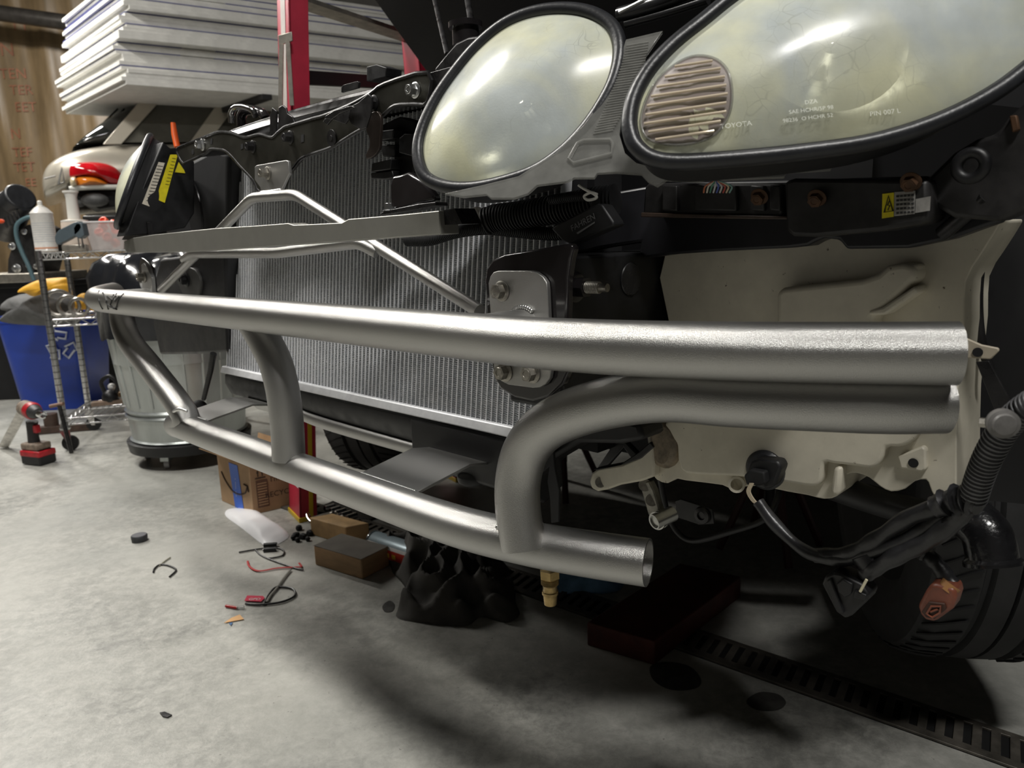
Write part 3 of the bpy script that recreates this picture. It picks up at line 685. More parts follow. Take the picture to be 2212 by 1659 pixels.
obj('box_body', G().prism([pn(a, b, 0.725) for a, b in [(1392, 404), (1400, 395), (1690, 396), (1690, 470), (1560, 467), (1388, 464)]], NN * 0.045), dusty, fb, bevel=0.003)
obj('box_lid', G().prism([pn(a, b, 0.72) for a, b in [(1384, 459), (1560, 464), (1700, 467), (1702, 474), (1560, 472), (1384, 469)]], NN * 0.045), M('rusty_lip', (0.06, 0.04, 0.03), 0.5, var=0.5, vs=40), fb, bevel=0.001)
for (x0, x1) in ((1430, 1462), (1500, 1590), (1620, 1650), (1662, 1685)):
    obj('box_rib', G().prism([pn(a, b, 0.719) for a, b in [(x0, 400), (x1, 401), (x1, 456), (x0, 454)]], NN * 0.008), dusty, fb, bevel=0.0015)
rust = M('rusty_bolt', (0.085, 0.042, 0.02), 0.6, 0.4, var=0.4, vs=80)
for a, b in ((1641, 424), (1765, 427), (1968, 392)): obj('bolt', G().hexbolt(pn(a, b, 0.711), ZZ * -0.6 - NN, 0.0065, 0.006), rust, fb)
g = obj('label_yellow', G().prism([pn(a, b, 0.7135) for a, b in [(1906, 419), (1931, 416), (1930, 468), (1905, 472)]], NN * 0.001), yel, fb, label='yellow electric shock warning label')
tri = [pn(a, b, 0.713) for a, b in [(1919, 423), (1929, 456), (1910, 459)]]
obj('warning_triangle', G().tube(tri, 0.0007, 6, closed=True), ink, fb)
obj('warning_bolt', G().tube([pn(a, b, 0.713) for a, b in [(1921, 434), (1917, 444), (1922, 444), (1918, 454)]], 0.0005, 6), ink, fb)
obj('label_white', G().prism([pn(a, b, 0.7135) for a, b in [(1932, 415), (1977, 412), (1975, 462), (1931, 467)]], NN * 0.001), M('grubby_label', (0.32, 0.31, 0.29), 0.6, var=0.3, vs=80), fb)
obj('label_white', G().prism([pn(a, b, 0.7135) for a, b in [(1978, 430), (2010, 424), (2008, 455), (1977, 460)]], NN * 0.001), MATS['grubby_label'], fb)
for i in range(5):
    for j in range(5):
        a, b = 1936 + j * 8, 422 + i * 9 - j * 0.6
        obj('label_print', G().prism([pn(a, b, 0.713), pn(a + 6, b - 0.5, 0.713), pn(a + 6, b + 4, 0.713), pn(a, b + 4.5, 0.713)], NN * 0.0004), ink, fb)
cols = [(.6, .2, .1), (.75, .72, .6), (.1, .3, .2), (.7, .7, .7), (.1, .15, .5), (.7, .7, .65), (.55, .1, .08), (.75, .6, .4), (.25, .45, .4)]
for i, c in enumerate(cols):
    a = 1520 + i * 7
    obj('wire', G().tube(catmull([pn(1542 + i * 1.5, 392, 0.70), pn(a + (4 - i) * 0 + 4, 402, 0.70), pn(a, 416, 0.705)], 5), 0.0009, 8), M('wire_%d' % i, c, 0.5), fb)
# ---- washer tank
tk = empty_part('washer_tank', X, 'dirty translucent white plastic fluid tank')
obj('tank_grime', G().prism([pn(a, b, 0.7855) for a, b in smooth_px([(1402, 915), (1425, 905), (1455, 925), (1462, 965), (1450, 1005), (1430, 1015), (1408, 1000), (1400, 960)], 3)], NN * 0.03), M('grimy_tank_corner', (0.20, 0.16, 0.11), 0.5, var=0.6, vs=50), tk, bevel=0.008)
base = [(1443, 520), (1760, 500), (1980, 500), (2120, 480), (2150, 476), (2162, 480), (2120, 548), (2086, 608), (2083, 700), (2068, 860), (2066, 1000), (2063, 1072), (2040, 1078), (2018, 1072), (2008, 1050), (2000, 1036), (1975, 1040), (1955, 1056), (1925, 1062), (1900, 1050), (1878, 1032), (1850, 1022), (1828, 1026), (1815, 1050), (1808, 1072), (1780, 1078), (1745, 1070), (1700, 1062), (1640, 1050), (1605, 1052), (1580, 1058), (1560, 1048), (1480, 1038), (1460, 1034), (1442, 1044), (1418, 1036), (1403, 1010), (1400, 960), (1397, 900), (1440, 880), (1445, 700)]
obj('tank_shell', G().prism([pn(a, b, 0.80) for a, b in smooth_px(base, 2)], NN * 0.09), tankm, tk, bevel=0.008, bseg=4, ang=60)
hump = [(1676, 624), (1692, 600), (1720, 592), (1860, 574), (1890, 558), (1905, 545), (1960, 540), (1985, 560), (1990, 600), (1988, 690), (1985, 780), (1676, 780)]
obj('tank_hump', G().prism([pn(a, b, 0.772) for a, b in [(1676, 632), (1690, 622), (1860, 604), (1895, 592), (1915, 574), (1950, 568), (1978, 574), (1982, 600), (1940, 640), (1900, 672), (1884, 690), (1884, 780), (1676, 780)]], NN * 0.04), tankm, tk, bevel=0.006, bseg=4, ang=60)
g = G(); g.prism([pn(a, b, 0.770) for a, b in [(1875, 672), (1905, 664), (1978, 616), (1984, 630), (1912, 680), (1878, 682)]], NN * 0.03); obj('tank_rib', g, tankm, tk, bevel=0.003)
g = G(); g.prism([pn(a, b, 0.775) for a, b in [(1950, 572), (1980, 570), (1982, 592), (1968, 596), (1952, 590)]], NN * 0.03); obj('tank_rib', g, tankm, tk, bevel=0.003)
raised2 = [(1470, 880), (1980, 880), (1988, 905), (1982, 938), (1965, 958), (1940, 966), (1915, 966), (1908, 985), (1898, 1004), (1880, 1012), (1850, 1008), (1800, 1002), (1780, 1000), (1776, 1030), (1768, 1048), (1740, 1050), (1650, 1035), (1560, 1028), (1500, 1025), (1470, 1015), (1462, 960)]
obj('tank_panel', G().prism([pn(a, b, 0.786) for a, b in smooth_px(raised2, 2)], NN * 0.03), tankm, tk, bevel=0.009, bseg=4, ang=60)
g = G(); g.prism([pn(a, b, 0.792) for a, b in [(1938, 986), (1992, 964), (2000, 972), (2000, 1014), (1992, 1020), (1944, 1012)]], NN * 0.02); obj('mounting_boss', g, tankm, tk, bevel=0.002)
obj('boss_hole', G().lathe(pn(1973, 1000, 0.7912), -NN, [(0, 0.0048), (0.0006, 0.0048)]), blkm, tk)
g = G(); g.tube([pn(1591, 1047, 0.79), pn(1591, 1047, 0.81)], 0.010, 20, hollow=0.3); obj('drain_spout', g, tankm, tk)
g = G(); g.prism([pn(a, b, 0.784) for a, b in [(1800, 1010), (1818, 1008), (1814, 1068), (1800, 1076), (1792, 1060)]], NN * 0.03); obj('tank_rib', g, tankm, tk, bevel=0.004)
arm = [(1273, 1040), (1278, 1022), (1292, 1012), (1345, 1003), (1380, 988), (1402, 962), (1414, 968), (1412, 1030), (1385, 1040), (1340, 1048), (1312, 1058), (1290, 1062), (1277, 1055)]
obj('tank_arm', G().prism([pn(a, b, 0.785) for a, b in arm], NN * 0.016), tankm, tk, bevel=0.003)
obj('arm_eyelet', G().tube([pn(1297, 1042, 0.7835), pn(1297, 1042, 0.79)], 0.0075, 20, hollow=0.35), zinco, tk)
obj('arm_cover', G().prism([pn(a, b, 0.783) for a, b in [(1280, 1014), (1340, 1003), (1382, 975), (1404, 955), (1412, 966), (1385, 990), (1350, 1003), (1290, 1016)]], NN * 0.02), dusty, tk, bevel=0.002)
# sensor
sc0 = pn(1655, 1014, 0.787)
obj('grommet', G().lathe(sc0, -NN, [(0, 0.0235), (0.004, 0.0235), (0.008, 0.020), (0.009, 0.013), (0.012, 0.012)], 36), rubber, tk)
g = G(); g.prism([pn(a, b, 0.765) for a, b in [(1612, 1020), (1622, 996), (1640, 990), (1680, 996), (1688, 1010), (1672, 1050), (1655, 1058), (1640, 1046), (1622, 1044)]], NN * 0.02); obj('level_sensor', g, blk, tk, bevel=0.003)
obj('sensor_plug', G().prism([pn(a, b, 0.755) for a, b in [(1606, 1028), (1618, 1015), (1650, 1020), (1654, 1045), (1640, 1050), (1612, 1048)]], NN * 0.02), blkm, tk, bevel=0.002)
# ---- wiring harness
hn = empty_part('wiring_harness', X, 'black taped wiring loom hanging below the tank')
tape = M('taped_loom', (0.022, 0.022, 0.024), 0.34, var=0.5, vs=40, bump=0.5, bs=60)
for k in (-1, 0, 1):
    obj('bare_wire', G().tube(catmull([pn(1624 + k * 3, 1044, 0.75), pn(1617 + k * 3, 1062, 0.748), pn(1628 + k * 3, 1082, 0.747), pn(1642 + k * 2, 1092, 0.746)], 6), 0.0011, 8), M('tan_wire', (0.5, 0.42, 0.3), 0.5), hn)
def loom(px, n0, n1, r, mat=tape, par=None, name='loom', wob=0.06, seg=14):
    pts = [pn(a, b, n0 + (n1 - n0) * i / max(1, len(px) - 1)) for i, (a, b) in enumerate(px)]
    p = catmull(pts, 7); g = G(); rnd = random.Random(len(px) * 7 + int(px[0][0]))
    ph = rnd.random() * 6
    g.tube(p, lambda t: r * (1 + wob * math.sin(t * 37 + ph) + wob * math.sin(t * 19)), seg); return obj(name, g, mat, par or hn)
loom([(1638, 1084), (1672, 1130), (1722, 1178), (1768, 1202), (1830, 1208), (1870, 1196), (1960, 1165), (2030, 1120), (2090, 1086)], 0.745, 0.72, 0.0068)
loom([(1762, 1200), (1800, 1200), (1850, 1190), (1900, 1160), (1960, 1120), (2030, 1095), (2085, 1080)], 0.74, 0.715, 0.008)
loom([(1868, 1240), (1890, 1228), (1940, 1200), (2000, 1172), (2060, 1128), (2095, 1092)], 0.728, 0.71, 0.008)
loom([(1990, 1190), (2020, 1215), (2056, 1262)], 0.74, 0.735, 0.0075)
loom([(2092, 1090), (2060, 1082), (2020, 1096)], 0.712, 0.715, 0.011, wob=0.12)
loom([(2062, 1080), (2094, 1078), (2118, 1088)], 0.705, 0.70, 0.012, wob=0.12)
obj('tape_wrap', G().tube([pn(1866, 1196, 0.732), pn(1882, 1222, 0.732)], 0.013, 12), tape, hn)
# corrugated conduit
cond = M('grey_corrugated', (0.10, 0.10, 0.105), 0.4, var=0.3, vs=60)
def corr(px, n0, n1, r, pitch=0.0035, mat=cond, par=None, name='corrugated_conduit'):
    pts = [pn(a, b, n0 + (n1 - n0) * i / max(1, len(px) - 1)) for i, (a, b) in enumerate(px)]
    p = catmull(pts, 12); L = [0]
    for i in range(1, len(p)): L.append(L[-1] + (p[i] - p[i - 1]).length)
    n = int(L[-1] / pitch * 4); q = []; j = 0
    for i in range(n + 1):
        t = L[-1] * i / n
        while j < len(L) - 2 and L[j + 1] < t: j += 1
        q.append(p[j].lerp(p[j + 1], min(1, (t - L[j]) / max(1e-9, L[j + 1] - L[j]))))
    prof = [1.0, 1.0, 0.84, 0.84]
    g = G(); g.tube(q, lambda t: r * prof[int(round(t * n)) % 4], 20); return obj(name, g, mat, par or hn, ang=25)
corr([(2250, 860), (2205, 890), (2170, 925), (2140, 975), (2120, 1020), (2102, 1075)], 0.655, 0.70, 0.0112, 0.0042)
obj('cable_clamp', G().lathe(pn(2163, 912, 0.645), -NN - UU * 0.5, [(0, 0.011), (0.007, 0.011), (0.008, 0.0085), (0.010, 0.0075), (0.011, 0.002)], 24), M('grey_clamp', (0.14, 0.135, 0.13), 0.45, var=0.4, vs=50), hn)
obj('clamp_screw', G().hexbolt(pn(2138, 914, 0.65), -UU * -1 - NN * .2, 0.004, 0.006), zinco, hn)
# connectors
cn = [(1775, 1262), (1782, 1245), (1800, 1238), (1815, 1240), (1860, 1262), (1878, 1285), (1872, 1300), (1840, 1330), (1825, 1336), (1806, 1322)]
con = obj('black_connector', G().prism([pn(a, b, 0.715) for a, b in cn], NN * 0.026), blk, hn, bevel=0.002)
obj('connector_rib', G().prism([pn(a, b, 0.711) for a, b in [(1806, 1262), (1820, 1250), (1842, 1262), (1838, 1284), (1824, 1292), (1810, 1280)]], NN * 0.01), blk, con, bevel=0.0015)
obj('connector_rib', G().prism([pn(a, b, 0.711) for a, b in [(1784, 1256), (1794, 1250), (1822, 1326), (1812, 1324), (1802, 1312)]], NN * 0.008), blk, con, bevel=0.0012)
obj('connector_rib', G().prism([pn(a, b, 0.712) for a, b in [(1845, 1275), (1872, 1286), (1868, 1298), (1842, 1292)]], NN * 0.01), blk, con, bevel=0.001)
obj('connector_pin', G().tube([pn(1858, 1278, 0.708), pn(1872, 1252, 0.708)], 0.0014, 8), M('bone_pin', (0.75, 0.7, 0.5), 0.4), con)
brn = M('brown_connector_plastic', (0.20, 0.062, 0.036), 0.38, var=0.25, vs=50)
bc = obj('brown_connector', G().prism([pn(a, b, 0.715) for a, b in [(1982, 1310), (2000, 1276), (2010, 1262), (2022, 1262), (2062, 1272), (2066, 1290), (2058, 1316), (2036, 1332), (2018, 1344), (1998, 1340), (1988, 1328)]], NN * 0.026), brn, hn, bevel=0.003, label='brown two-pin connector')
obj('connector_socket', G().prism([pn(a, b, 0.7125) for a, b in [(1990, 1322), (2006, 1300), (2040, 1304), (2044, 1316), (2018, 1338), (2000, 1334)]], NN * 0.004), M('dark_socket', (0.05, 0.02, 0.012), 0.6), bc, bevel=0.0008)
obj('socket_key', G().tube([pn(a, b, 0.7115) for a, b in [(2002, 1326), (2012, 1310), (2032, 1310), (2030, 1324), (2014, 1334)]], 0.0011, 8, closed=True), brn, bc)
obj('socket_key', G().tube([pn(a, b, 0.7115) for a, b in [(2010, 1322), (2026, 1316)]], 0.001, 8), brn, bc)
obj('wire_seal', G().tube([pn(2044, 1276, 0.722), pn(2056, 1262, 0.725)], 0.0085, 14), M('amber_seal', (0.35, 0.17, 0.06), 0.5), bc)
# elbow hose and pipes
obj('elbow_hose', G().tube(catmull([pn(2050, 1096, 0.82), pn(2095, 1120, 0.80), pn(2132, 1158, 0.79), pn(2146, 1220, 0.785)], 8), lambda t: 0.0225 + (0.003 if t > 0.93 else 0), 28), M('wet_black_rubber', (0.010, 0.010, 0.011), 0.22, var=0.4, vs=60, bump=0.4, bs=160, coat=0.4), X)
obj('return_pipe', G().tube(catmull([pn(1800, 1052, 0.86), pn(1880, 1078, 0.85), pn(1990, 1110, 0.84), pn(2060, 1130, 0.84)], 6), 0.016, 20), blk, X)
obj('fender_strap', G().prism([pn(a, b, 0.78) for a, b in [(2108, 782), (2136, 780), (2184, 868), (2188, 900), (2160, 905), (2146, 880)]], NN * 0.003), blks, X, bevel=0.0006)
obj('side_tab', G().prism([pn(a, b, 0.76) for a, b in [(2060, 726), (2090, 732), (2120, 745), (2156, 752), (2158, 758), (2140, 776), (2092, 774), (2060, 776)]], NN * 0.004), M('aged_tan_metal', (0.50, 0.44, 0.34), 0.45, var=0.15, vs=30), X, bevel=0.001)
obj('tab_slot', G().lathe(pn(2112, 761, 0.7594), -NN, [(0, 0.0042), (0.0005, 0.0042)]), blkm, X)
# cooler fitting under the tank arm
g = G(); g.prism([pn(a, b, 0.80) for a, b in [(1380, 1042), (1402, 1040), (1412, 1060), (1424, 1100), (1436, 1128), (1420, 1136), (1400, 1112), (1388, 1070)]], NN * 0.012); obj('pipe_block', g, M('dull_cast_alloy', (0.25, 0.24, 0.21), 0.42, 0.8, var=0.3, vs=60), X, bevel=0.002)
obj('port_ring', G().tube([pn(1393, 1048, 0.799), pn(1393, 1048, 0.806)], 0.0085, 20, hollow=0.3), zinco, X)
obj('port_ring', G().tube([pn(1408, 1080, 0.799), pn(1408, 1080, 0.806)], 0.0085, 20, hollow=0.35), zinco, X)
g = G(); pf = pn(1413, 1128, 0.785); g.tube([pf, pf + NN * 0.03 + UU * -0.01 + ZZ * 0.006], 0.0105, 24, hollow=0.2); g.tube([pf + NN * 0.006, pf + NN * 0.010], 0.0125, 24); g.tube([pf + NN * 0.014, pf + NN * 0.018], 0.0125, 24); obj('pipe_end', g, M('bright_pipe', (0.55, 0.55, 0.52), 0.3, 0.9, var=0.3), X)
obj('bracket_plate', G().prism([pn(a, b, 0.86) for a, b in [(1458, 1082), (1470, 1078), (1538, 1100), (1542, 1132), (1510, 1134), (1462, 1118)]], NN * 0.004), blk, X, bevel=0.001)
obj('bracket_ring', G().lathe(pn(1517, 1113, 0.858), -NN, [(0, 0.012), (0.003, 0.011), (0.004, 0.006), (0.001, 0.005)]), blks, X)
obj('brake_hose', G().tube(catmull([pn(1425, 1030, 0.87), pn(1440, 1100, 0.87), pn(1462, 1148, 0.87), pn(1500, 1168, 0.87), pn(1580, 1148, 0.87), pn(1650, 1122, 0.88), pn(1678, 1080, 0.90), pn(1684, 1040, 0.92)], 8), 0.0042, 12), blk, X)
obj('hanging_strap', G().prism([pn(a, b, 0.70) for a, b in [(1150, 985), (1195, 975), (1198, 1010), (1208, 1060), (1206, 1128), (1190, 1130), (1188, 1080), (1182, 1040), (1186, 1010), (1160, 1030)]], NN * 0.004), blkm, X, bevel=0.001)
obj('lower_duct', G().prism([pn(a, b, 0.72) for a, b in [(1160, 930), (1240, 905), (1340, 905), (1380, 915), (1390, 950), (1340, 960), (1250, 958), (1180, 1000), (1140, 1040), (1120, 1010)]], NN * 0.05), blk, X, bevel=0.006)
for q in ([(1330, 950), (1352, 960), (1300, 1020), (1290, 1010)], [(1330, 945), (1345, 948), (1380, 985), (1370, 1000)]):
    obj('support_strut', G().prism([pn(a, b, 0.84) for a, b in q], NN * 0.01), blk, X, bevel=0.002)
# hanging sensor
g = G(); s0 = pn(1187, 1226, 0.60)
g.lathe(s0, -ZZ, [(0, 0.006), (0.002, 0.0125), (0.012, 0.0125), (0.013, 0.0095)], 6); obj('sensor_nut', g, brass, X)
g = G(); g.lathe(s0 - ZZ * 0.012, -ZZ, [(0, 0.010)] + [(0.001 + i * 0.001, 0.0098 + (0.0009 if i % 2 else 0)) for i in range(9)] + [(0.011, 0.0085), (0.017, 0.0085), (0.018, 0.0098), (0.021, 0.0098), (0.022, 0.0085), (0.034, 0.0075), (0.035, 0.006)], 24); obj('hanging_sensor', g, brass, X)
# hoses in front of the radiator
rib = M('ribbed_hose', (0.011, 0.011, 0.012), 0.6, var=0.4, vs=40)
corr([(1050, 478), (1075, 470), (1120, 465), (1200, 452), (1280, 438), (1330, 430)], 0.69, 0.72, 0.018, 0.0048, rib, X, 'ribbed_hose')
corr([(880, 520), (930, 518), (985, 502), (1050, 494), (1120, 500), (1190, 505), (1260, 500)], 0.68, 0.72, 0.0085, 0.0032, rib, X, 'ribbed_hose')
corr([(1190, 432), (1230, 426), (1270, 424), (1286, 436)], 0.68, 0.68, 0.006, 0.003, rib, X, 'ribbed_hose')
obj('hose_flange', G().lathe(pn(1033, 468, 0.70), -NN, [(0, 0.013), (0.004, 0.013), (0.005, 0.006), (0.001, 0.004)]), M('corroded_alloy', (0.36, 0.34, 0.31), 0.5, 0.5, var=0.5, vs=120), X)
obj('hose_flange', G().prism([pn(a, b, 0.695) for a, b in [(1042, 452), (1060, 440), (1076, 446), (1076, 492), (1060, 500), (1046, 486)]], NN * 0.012), MATS['corroded_alloy'], X, bevel=0.003)
obj('wire_loop', G().tube(catmull([pn(a, b, 0.66) for a, b in [(1250, 400), (1262, 408), (1284, 420), (1288, 428), (1270, 432), (1262, 424), (1276, 416), (1290, 420)]], 6), 0.0016, 8), white, X)
fa = [(1190, 494), (1203, 484), (1290, 440), (1300, 442), (1324, 478), (1326, 488), (1232, 528), (1214, 520)]
fx = obj('control_module', G().prism([pn(a, b, 0.655) for a, b in fa], NN * 0.02), M('module_black', (0.012, 0.012, 0.013), 0.5, var=0.3, vs=50), X, bevel=0.002, label='black box lettered FAHREN')
fxd = pn(1283, 465, 0.655) - pn(1238, 490, 0.655); fyd = pn(1255, 460, 0.655) - pn(1262, 485, 0.655)
grey = M('grey_print', (0.20, 0.20, 0.20), 0.5)
text('module_lettering', 'FAHREN', pn(1259, 481, 0.6538), fxd, fyd, 0.0098, grey, fx, thick=0)
obj('module_stripe', G().prism([pn(1245, 503, 0.6538), pn(1284, 479, 0.6538), pn(1284, 482, 0.6538), pn(1248, 506, 0.6538)], NN * 0.0004), grey, fx)
# far side parts seen left of the radiator
obj('far_rail_bracket', G().prism([pn(a, b, 0.622) for a, b in [(300, 575), (303, 556), (312, 560), (322, 570), (330, 580), (334, 620), (326, 650), (312, 650), (300, 610)]], NN * 0.006), blkg, X, bevel=0.002)
fr = [(335, 600), (345, 560), (400, 552), (450, 545), (486, 550), (490, 760), (430, 765), (345, 766), (330, 700)]
obj('far_frame_panel', G().prism([pn(a, b, 0.70) for a, b in fr], NN * 0.12), blk, X, bevel=0.006)
obj('far_frame_boss', G().prism([pn(a, b, 0.694) for a, b in smooth_px([(380, 590), (395, 578), (420, 582), (432, 610), (425, 645), (400, 640), (385, 615)], 3)], NN * 0.01), M('worn_grey_black', (0.055, 0.054, 0.05), 0.5, var=0.3), X, bevel=0.002)
obj('bolt', G().hexbolt(pn(402, 604, 0.692), -NN, 0.012, 0.010), blk, X)
duct = [(395, 356), (440, 332), (452, 325), (475, 325), (490, 330), (492, 490), (488, 545), (420, 545), (405, 480), (400, 400)]
obj('inner_duct', G().prism([pn(a, b, 0.72) for a, b in duct], NN * 0.15), blkm, X, bevel=0.01)
obj('far_strap', G().tube(catmull([pn(432, 540, .69), pn(438, 480, .69), pn(428, 420, .69), pn(410, 380, .69)], 6), 0.0025, 8), blks, X)
obj('link_rod', G().tube([pn(461, 764, 0.66), pn(455, 800, 0.66), pn(440, 862, 0.66)], lambda t: 0.007 - 0.002 * t, 12), blk, X)
obj('link_joint', G().ball(pn(430, 882, 0.655), 0.019, 18), blkm, X)
# engine bay, doors and hood (dark body seen over the lamps)
bodym = M('dark_body_paint', (0.006, 0.006, 0.007), 0.55, var=0.3, vs=3)
g = G(); g.prism([W(0.30, n, z) for n, z in [(0.86, 0.70), (0.86, 0.94), (1.7, 1.0), (2.1, 1.03), (2.1, 0.45), (1.75, 0.45), (1.72, 0.70), (1.55, 0.82), (1.3, 0.84), (1.1, 0.78), (1.02, 0.70)]], UU * 1.68); obj('engine_bay', g, bodym, X)
g = G(); g.prism([W(0.60, n, z) for n, z in [(0.90, 0.52), (0.90, 0.9), (2.1, 0.9), (2.1, 0.40), (1.1, 0.40)]], UU * 1.1); obj('engine', g, bodym, X, bevel=0.02)
g = G(); g.prism([W(0.30, n, z) for n, z in [(1.75, 0.32), (1.75, 0.95), (2.05, 1.05), (2.5, 1.45), (3.6, 1.45), (4.3, 1.1), (4.9, 1.05), (5.0, 0.4), (2.0, 0.28)]], UU * 1.66); obj('cabin', g, bodym, X, bevel=0.04)
g = G(); g.prism([W(0.36, n, z) for n, z in [(1.78, 1.09), (1.30, 1.55), (0.98, 2.02), (1.0, 2.05), (1.34, 1.59), (1.81, 1.13)]], UU * 1.5); obj('hood', g, bodym, X)
for a in ([(1338, 32), (1420, 8), (1520, -30)], [(1352, 52), (1440, 28), (1530, 0)]):
    obj('bay_hose', G().tube(catmull([pn(p, q, 0.80) for p, q in a], 6), 0.009 if a[0][0] == 1338 else 0.005, 14), M('sheen_black', (0.03, 0.03, 0.032), 0.25, 0.3), X)
obj('hood_prop', G().tube([pn(1392, 0, 0.78), pn(1338, 27, 0.78)], 0.0025, 8), M('pale_rod', (0.6, 0.6, 0.58), 0.3, 0.6), X)
for a, b, r in (((905, -150), (966, 118), 0.005), ((985, -150), (1022, 70), 0.006)):
    obj('bay_rod', G().tube([pn(*a, 1.28), pn(*b, 0.95)], r, 10), blks, X)
# fender liner, body bits on the right
fl2 = [(2062, 478), (2090, 440), (2135, 380), (2230, 330), (2330, 300), (2330, 1100), (2120, 1080), (2100, 900), (2083, 780), (2084, 610), (2120, 548)]
obj('fender_liner', G().prism([pn(a, b, 0.93) for a, b in fl2], NN * 0.02), blkm, X)
obj('fender_edge', G().tube(catmull([pn(a, b, 0.86) for a, b in [(2120, 540), (2112, 640), (2118, 730), (2140, 800)]], 8), 0.005, 10), blks, X)
cb_ = [(2000, 388), (2060, 330), (2110, 300), (2150, 290), (2180, 250), (2260, 180), (2330, 150), (2330, 420), (2240, 440), (2160, 478), (2060, 470), (2010, 440)]
obj('corner_bracket', G().prism([pn(a, b, 0.74) for a, b in cb_], NN * 0.04), dusty, X, bevel=0.004)
obj('rubber_grommet', G().tube([pn(2097, 358, 0.722) + (UU * math.cos(t) + ZZ * math.sin(t)) * 0.0105 for t in [2 * math.pi * i / 24 for i in range(24)]], 0.0048, 12, closed=True), blk, X)
obj('chassis_arm', G().tube([pn(2035, 505, 0.76), pn(2130, 425, 0.745)], 0.007, 12), blks, X)
obj('rust_patch', G().prism([pn(a, b, 0.735) for a, b in [(2180, 250), (2196, 248), (2202, 280), (2186, 286)]], NN * 0.006), rust, X, bevel=0.001)
# wheels (front wheels steered)
tyre_m = M('tyre_rubber', (0.020, 0.020, 0.021), 0.62, var=0.3, vs=30)
def wheel(u, n, z, steer, name='wheel'):
    p = empty_part(name, X, None); R_, w_ = 0.318, 0.112
    ax = (UU * math.cos(steer) + NN * math.sin(steer)).normalized(); fw = ax.cross(ZZ)
    c = W(u, n, z)
    prof = [(-w_ * 0.8, 0.205), (-w_, 0.235), (-w_ * 1.02, 0.27), (-w_ * 0.92, 0.302), (-w_ * 0.72, R_ - 0.004), (-0.045, R_), (-0.040, R_ - 0.008), (-0.034, R_ - 0.008), (-0.030, R_), (-0.003, R_ + 0.001), (-0.001, R_ - 0.007), (0.001, R_ - 0.007), (0.003, R_ + 0.001), (0.030, R_), (0.034, R_ - 0.008), (0.040, R_ - 0.008), (0.045, R_), (w_ * 0.72, R_ - 0.004), (w_ * 0.92, 0.302), (w_ * 1.02, 0.27), (w_, 0.235), (w_ * 0.8, 0.205)]
    g = G().lathe(c, ax, prof, 72); nf_ = len(g.f)
    for i in range(64):
        a = 2 * math.pi * i / 64
        for s_ in (-1, 1):
            pts = []
            for k in range(5):
                t = k / 4; aa = a + s_ * 0.0 + (t ** 1.4) * 0.10; off = s_ * (0.048 + 0.05 * t); rad_ = R_ + 0.0008 - 0.010 * t * t
                pts.append(c + ax * off + (fw * math.cos(aa) + ZZ * math.sin(aa)) * rad_)
            g.tube(pts, 0.0022, 5)
    obj('tyre', g, tyre_m, p, mat2=(nf_, blkm))
    obj('rim', G().lathe(c, ax, [(-0.09, 0.205), (-0.085, 0.19), (-0.02, 0.18), (0.0, 0.06), (0.02, 0.05), (0.03, 0.19), (0.085, 0.2), (0.09, 0.206)], 48), M('dark_rim', (0.05, 0.05, 0.05), 0.4, 0.7), p)
wheel(0.335, 1.36, 0.415, math.radians(-33))
wheel(1.90, 1.36, 0.415, math.radians(-33))
for (u, n) in ((0.34, 3.9), (1.94, 3.9)): wheel(u, n, 0.33, 0)
obj('control_arm', G().tube([W(0.75, 1.2, 0.42), W(0.45, 1.3, 0.36)], 0.022, 10), blkm, X)
obj('control_arm', G().tube([W(1.53, 1.2, 0.42), W(1.84, 1.3, 0.36)], 0.022, 10), blkm, X)
# jack stands under the front of the car
def jack_stand(u, n, lab):
    t = thing('jack_stand', lab, 'jack stand', W(u, n, 0)); g = G(); c = W(u, n, 0)
    for a in range(4):
        d = (UU * math.cos(a * math.pi / 2 + .78) + NN * math.sin(a * math.pi / 2 + .78)); g.tube([c + d * 0.13 + ZZ * 0.006, c + d * 0.03 + ZZ * 0.24], 0.010, 8)
    obj('base', g, M('jack_paint', (0.05, 0.012, 0.01), 0.5), t); obj('ratchet_post', G().tube([c + ZZ * 0.1, c + ZZ * 0.39], 0.018, 12), blks, t); obj('saddle', G().cbox(u - .05, u + .05, n - .03, n + .03, .385, .40), blks, t)
jack_stand(0.80, 1.72, 'dark jack stand under the raised engine, on the near side'); jack_stand(1.50, 1.72, 'dark jack stand under the raised engine, on the far side')
# ---- wall lettering, pipe
ins = bpy.data.objects['wall_insulation']
redi = M('faded_red_ink', (0.27, 0.11, 0.06), 0.6, var=0.3, vs=9)
for i, (s, a, b, sz) in enumerate((('N', 15, 108, .20), ('TT', 40, 55, .16), ('TEN', 28, 160, .16), ('TER', 45, 195, .15), ('EET', 55, 232, .15), ('N', 35, 290, .17), ('TEF', 50, 330, .15), ('TET', 55, 362, .15), ('EE', 70, 395, .13))):
    c = py_(a, b, 9.03); tx = text('insulation_print', s, c, V((1, 0, 0)), V((0.06, 0, 1)), sz * 1.0, redi, ins, thick=0.0); oo = ins.location
    for v_ in tx.data.vertices: v_.co.y = wall_y(v_.co.x + oo.x, v_.co.z + oo.z) - 0.012 - oo.y
p0, p1 = py_(-60, 20, 8.4), py_(240, 62, 8.4)
pd = (p1 - p0).normalized()
tag(obj('wall_pipe', G().tube([p0 - pd * 0.9, p1 + pd * 5.5], 0.08, 20), M('dark_pipe', (0.05, 0.045, 0.04), 0.35, 0.5, var=0.3)), 'long dark round pipe running across the insulated wall near the top', 'pipe')
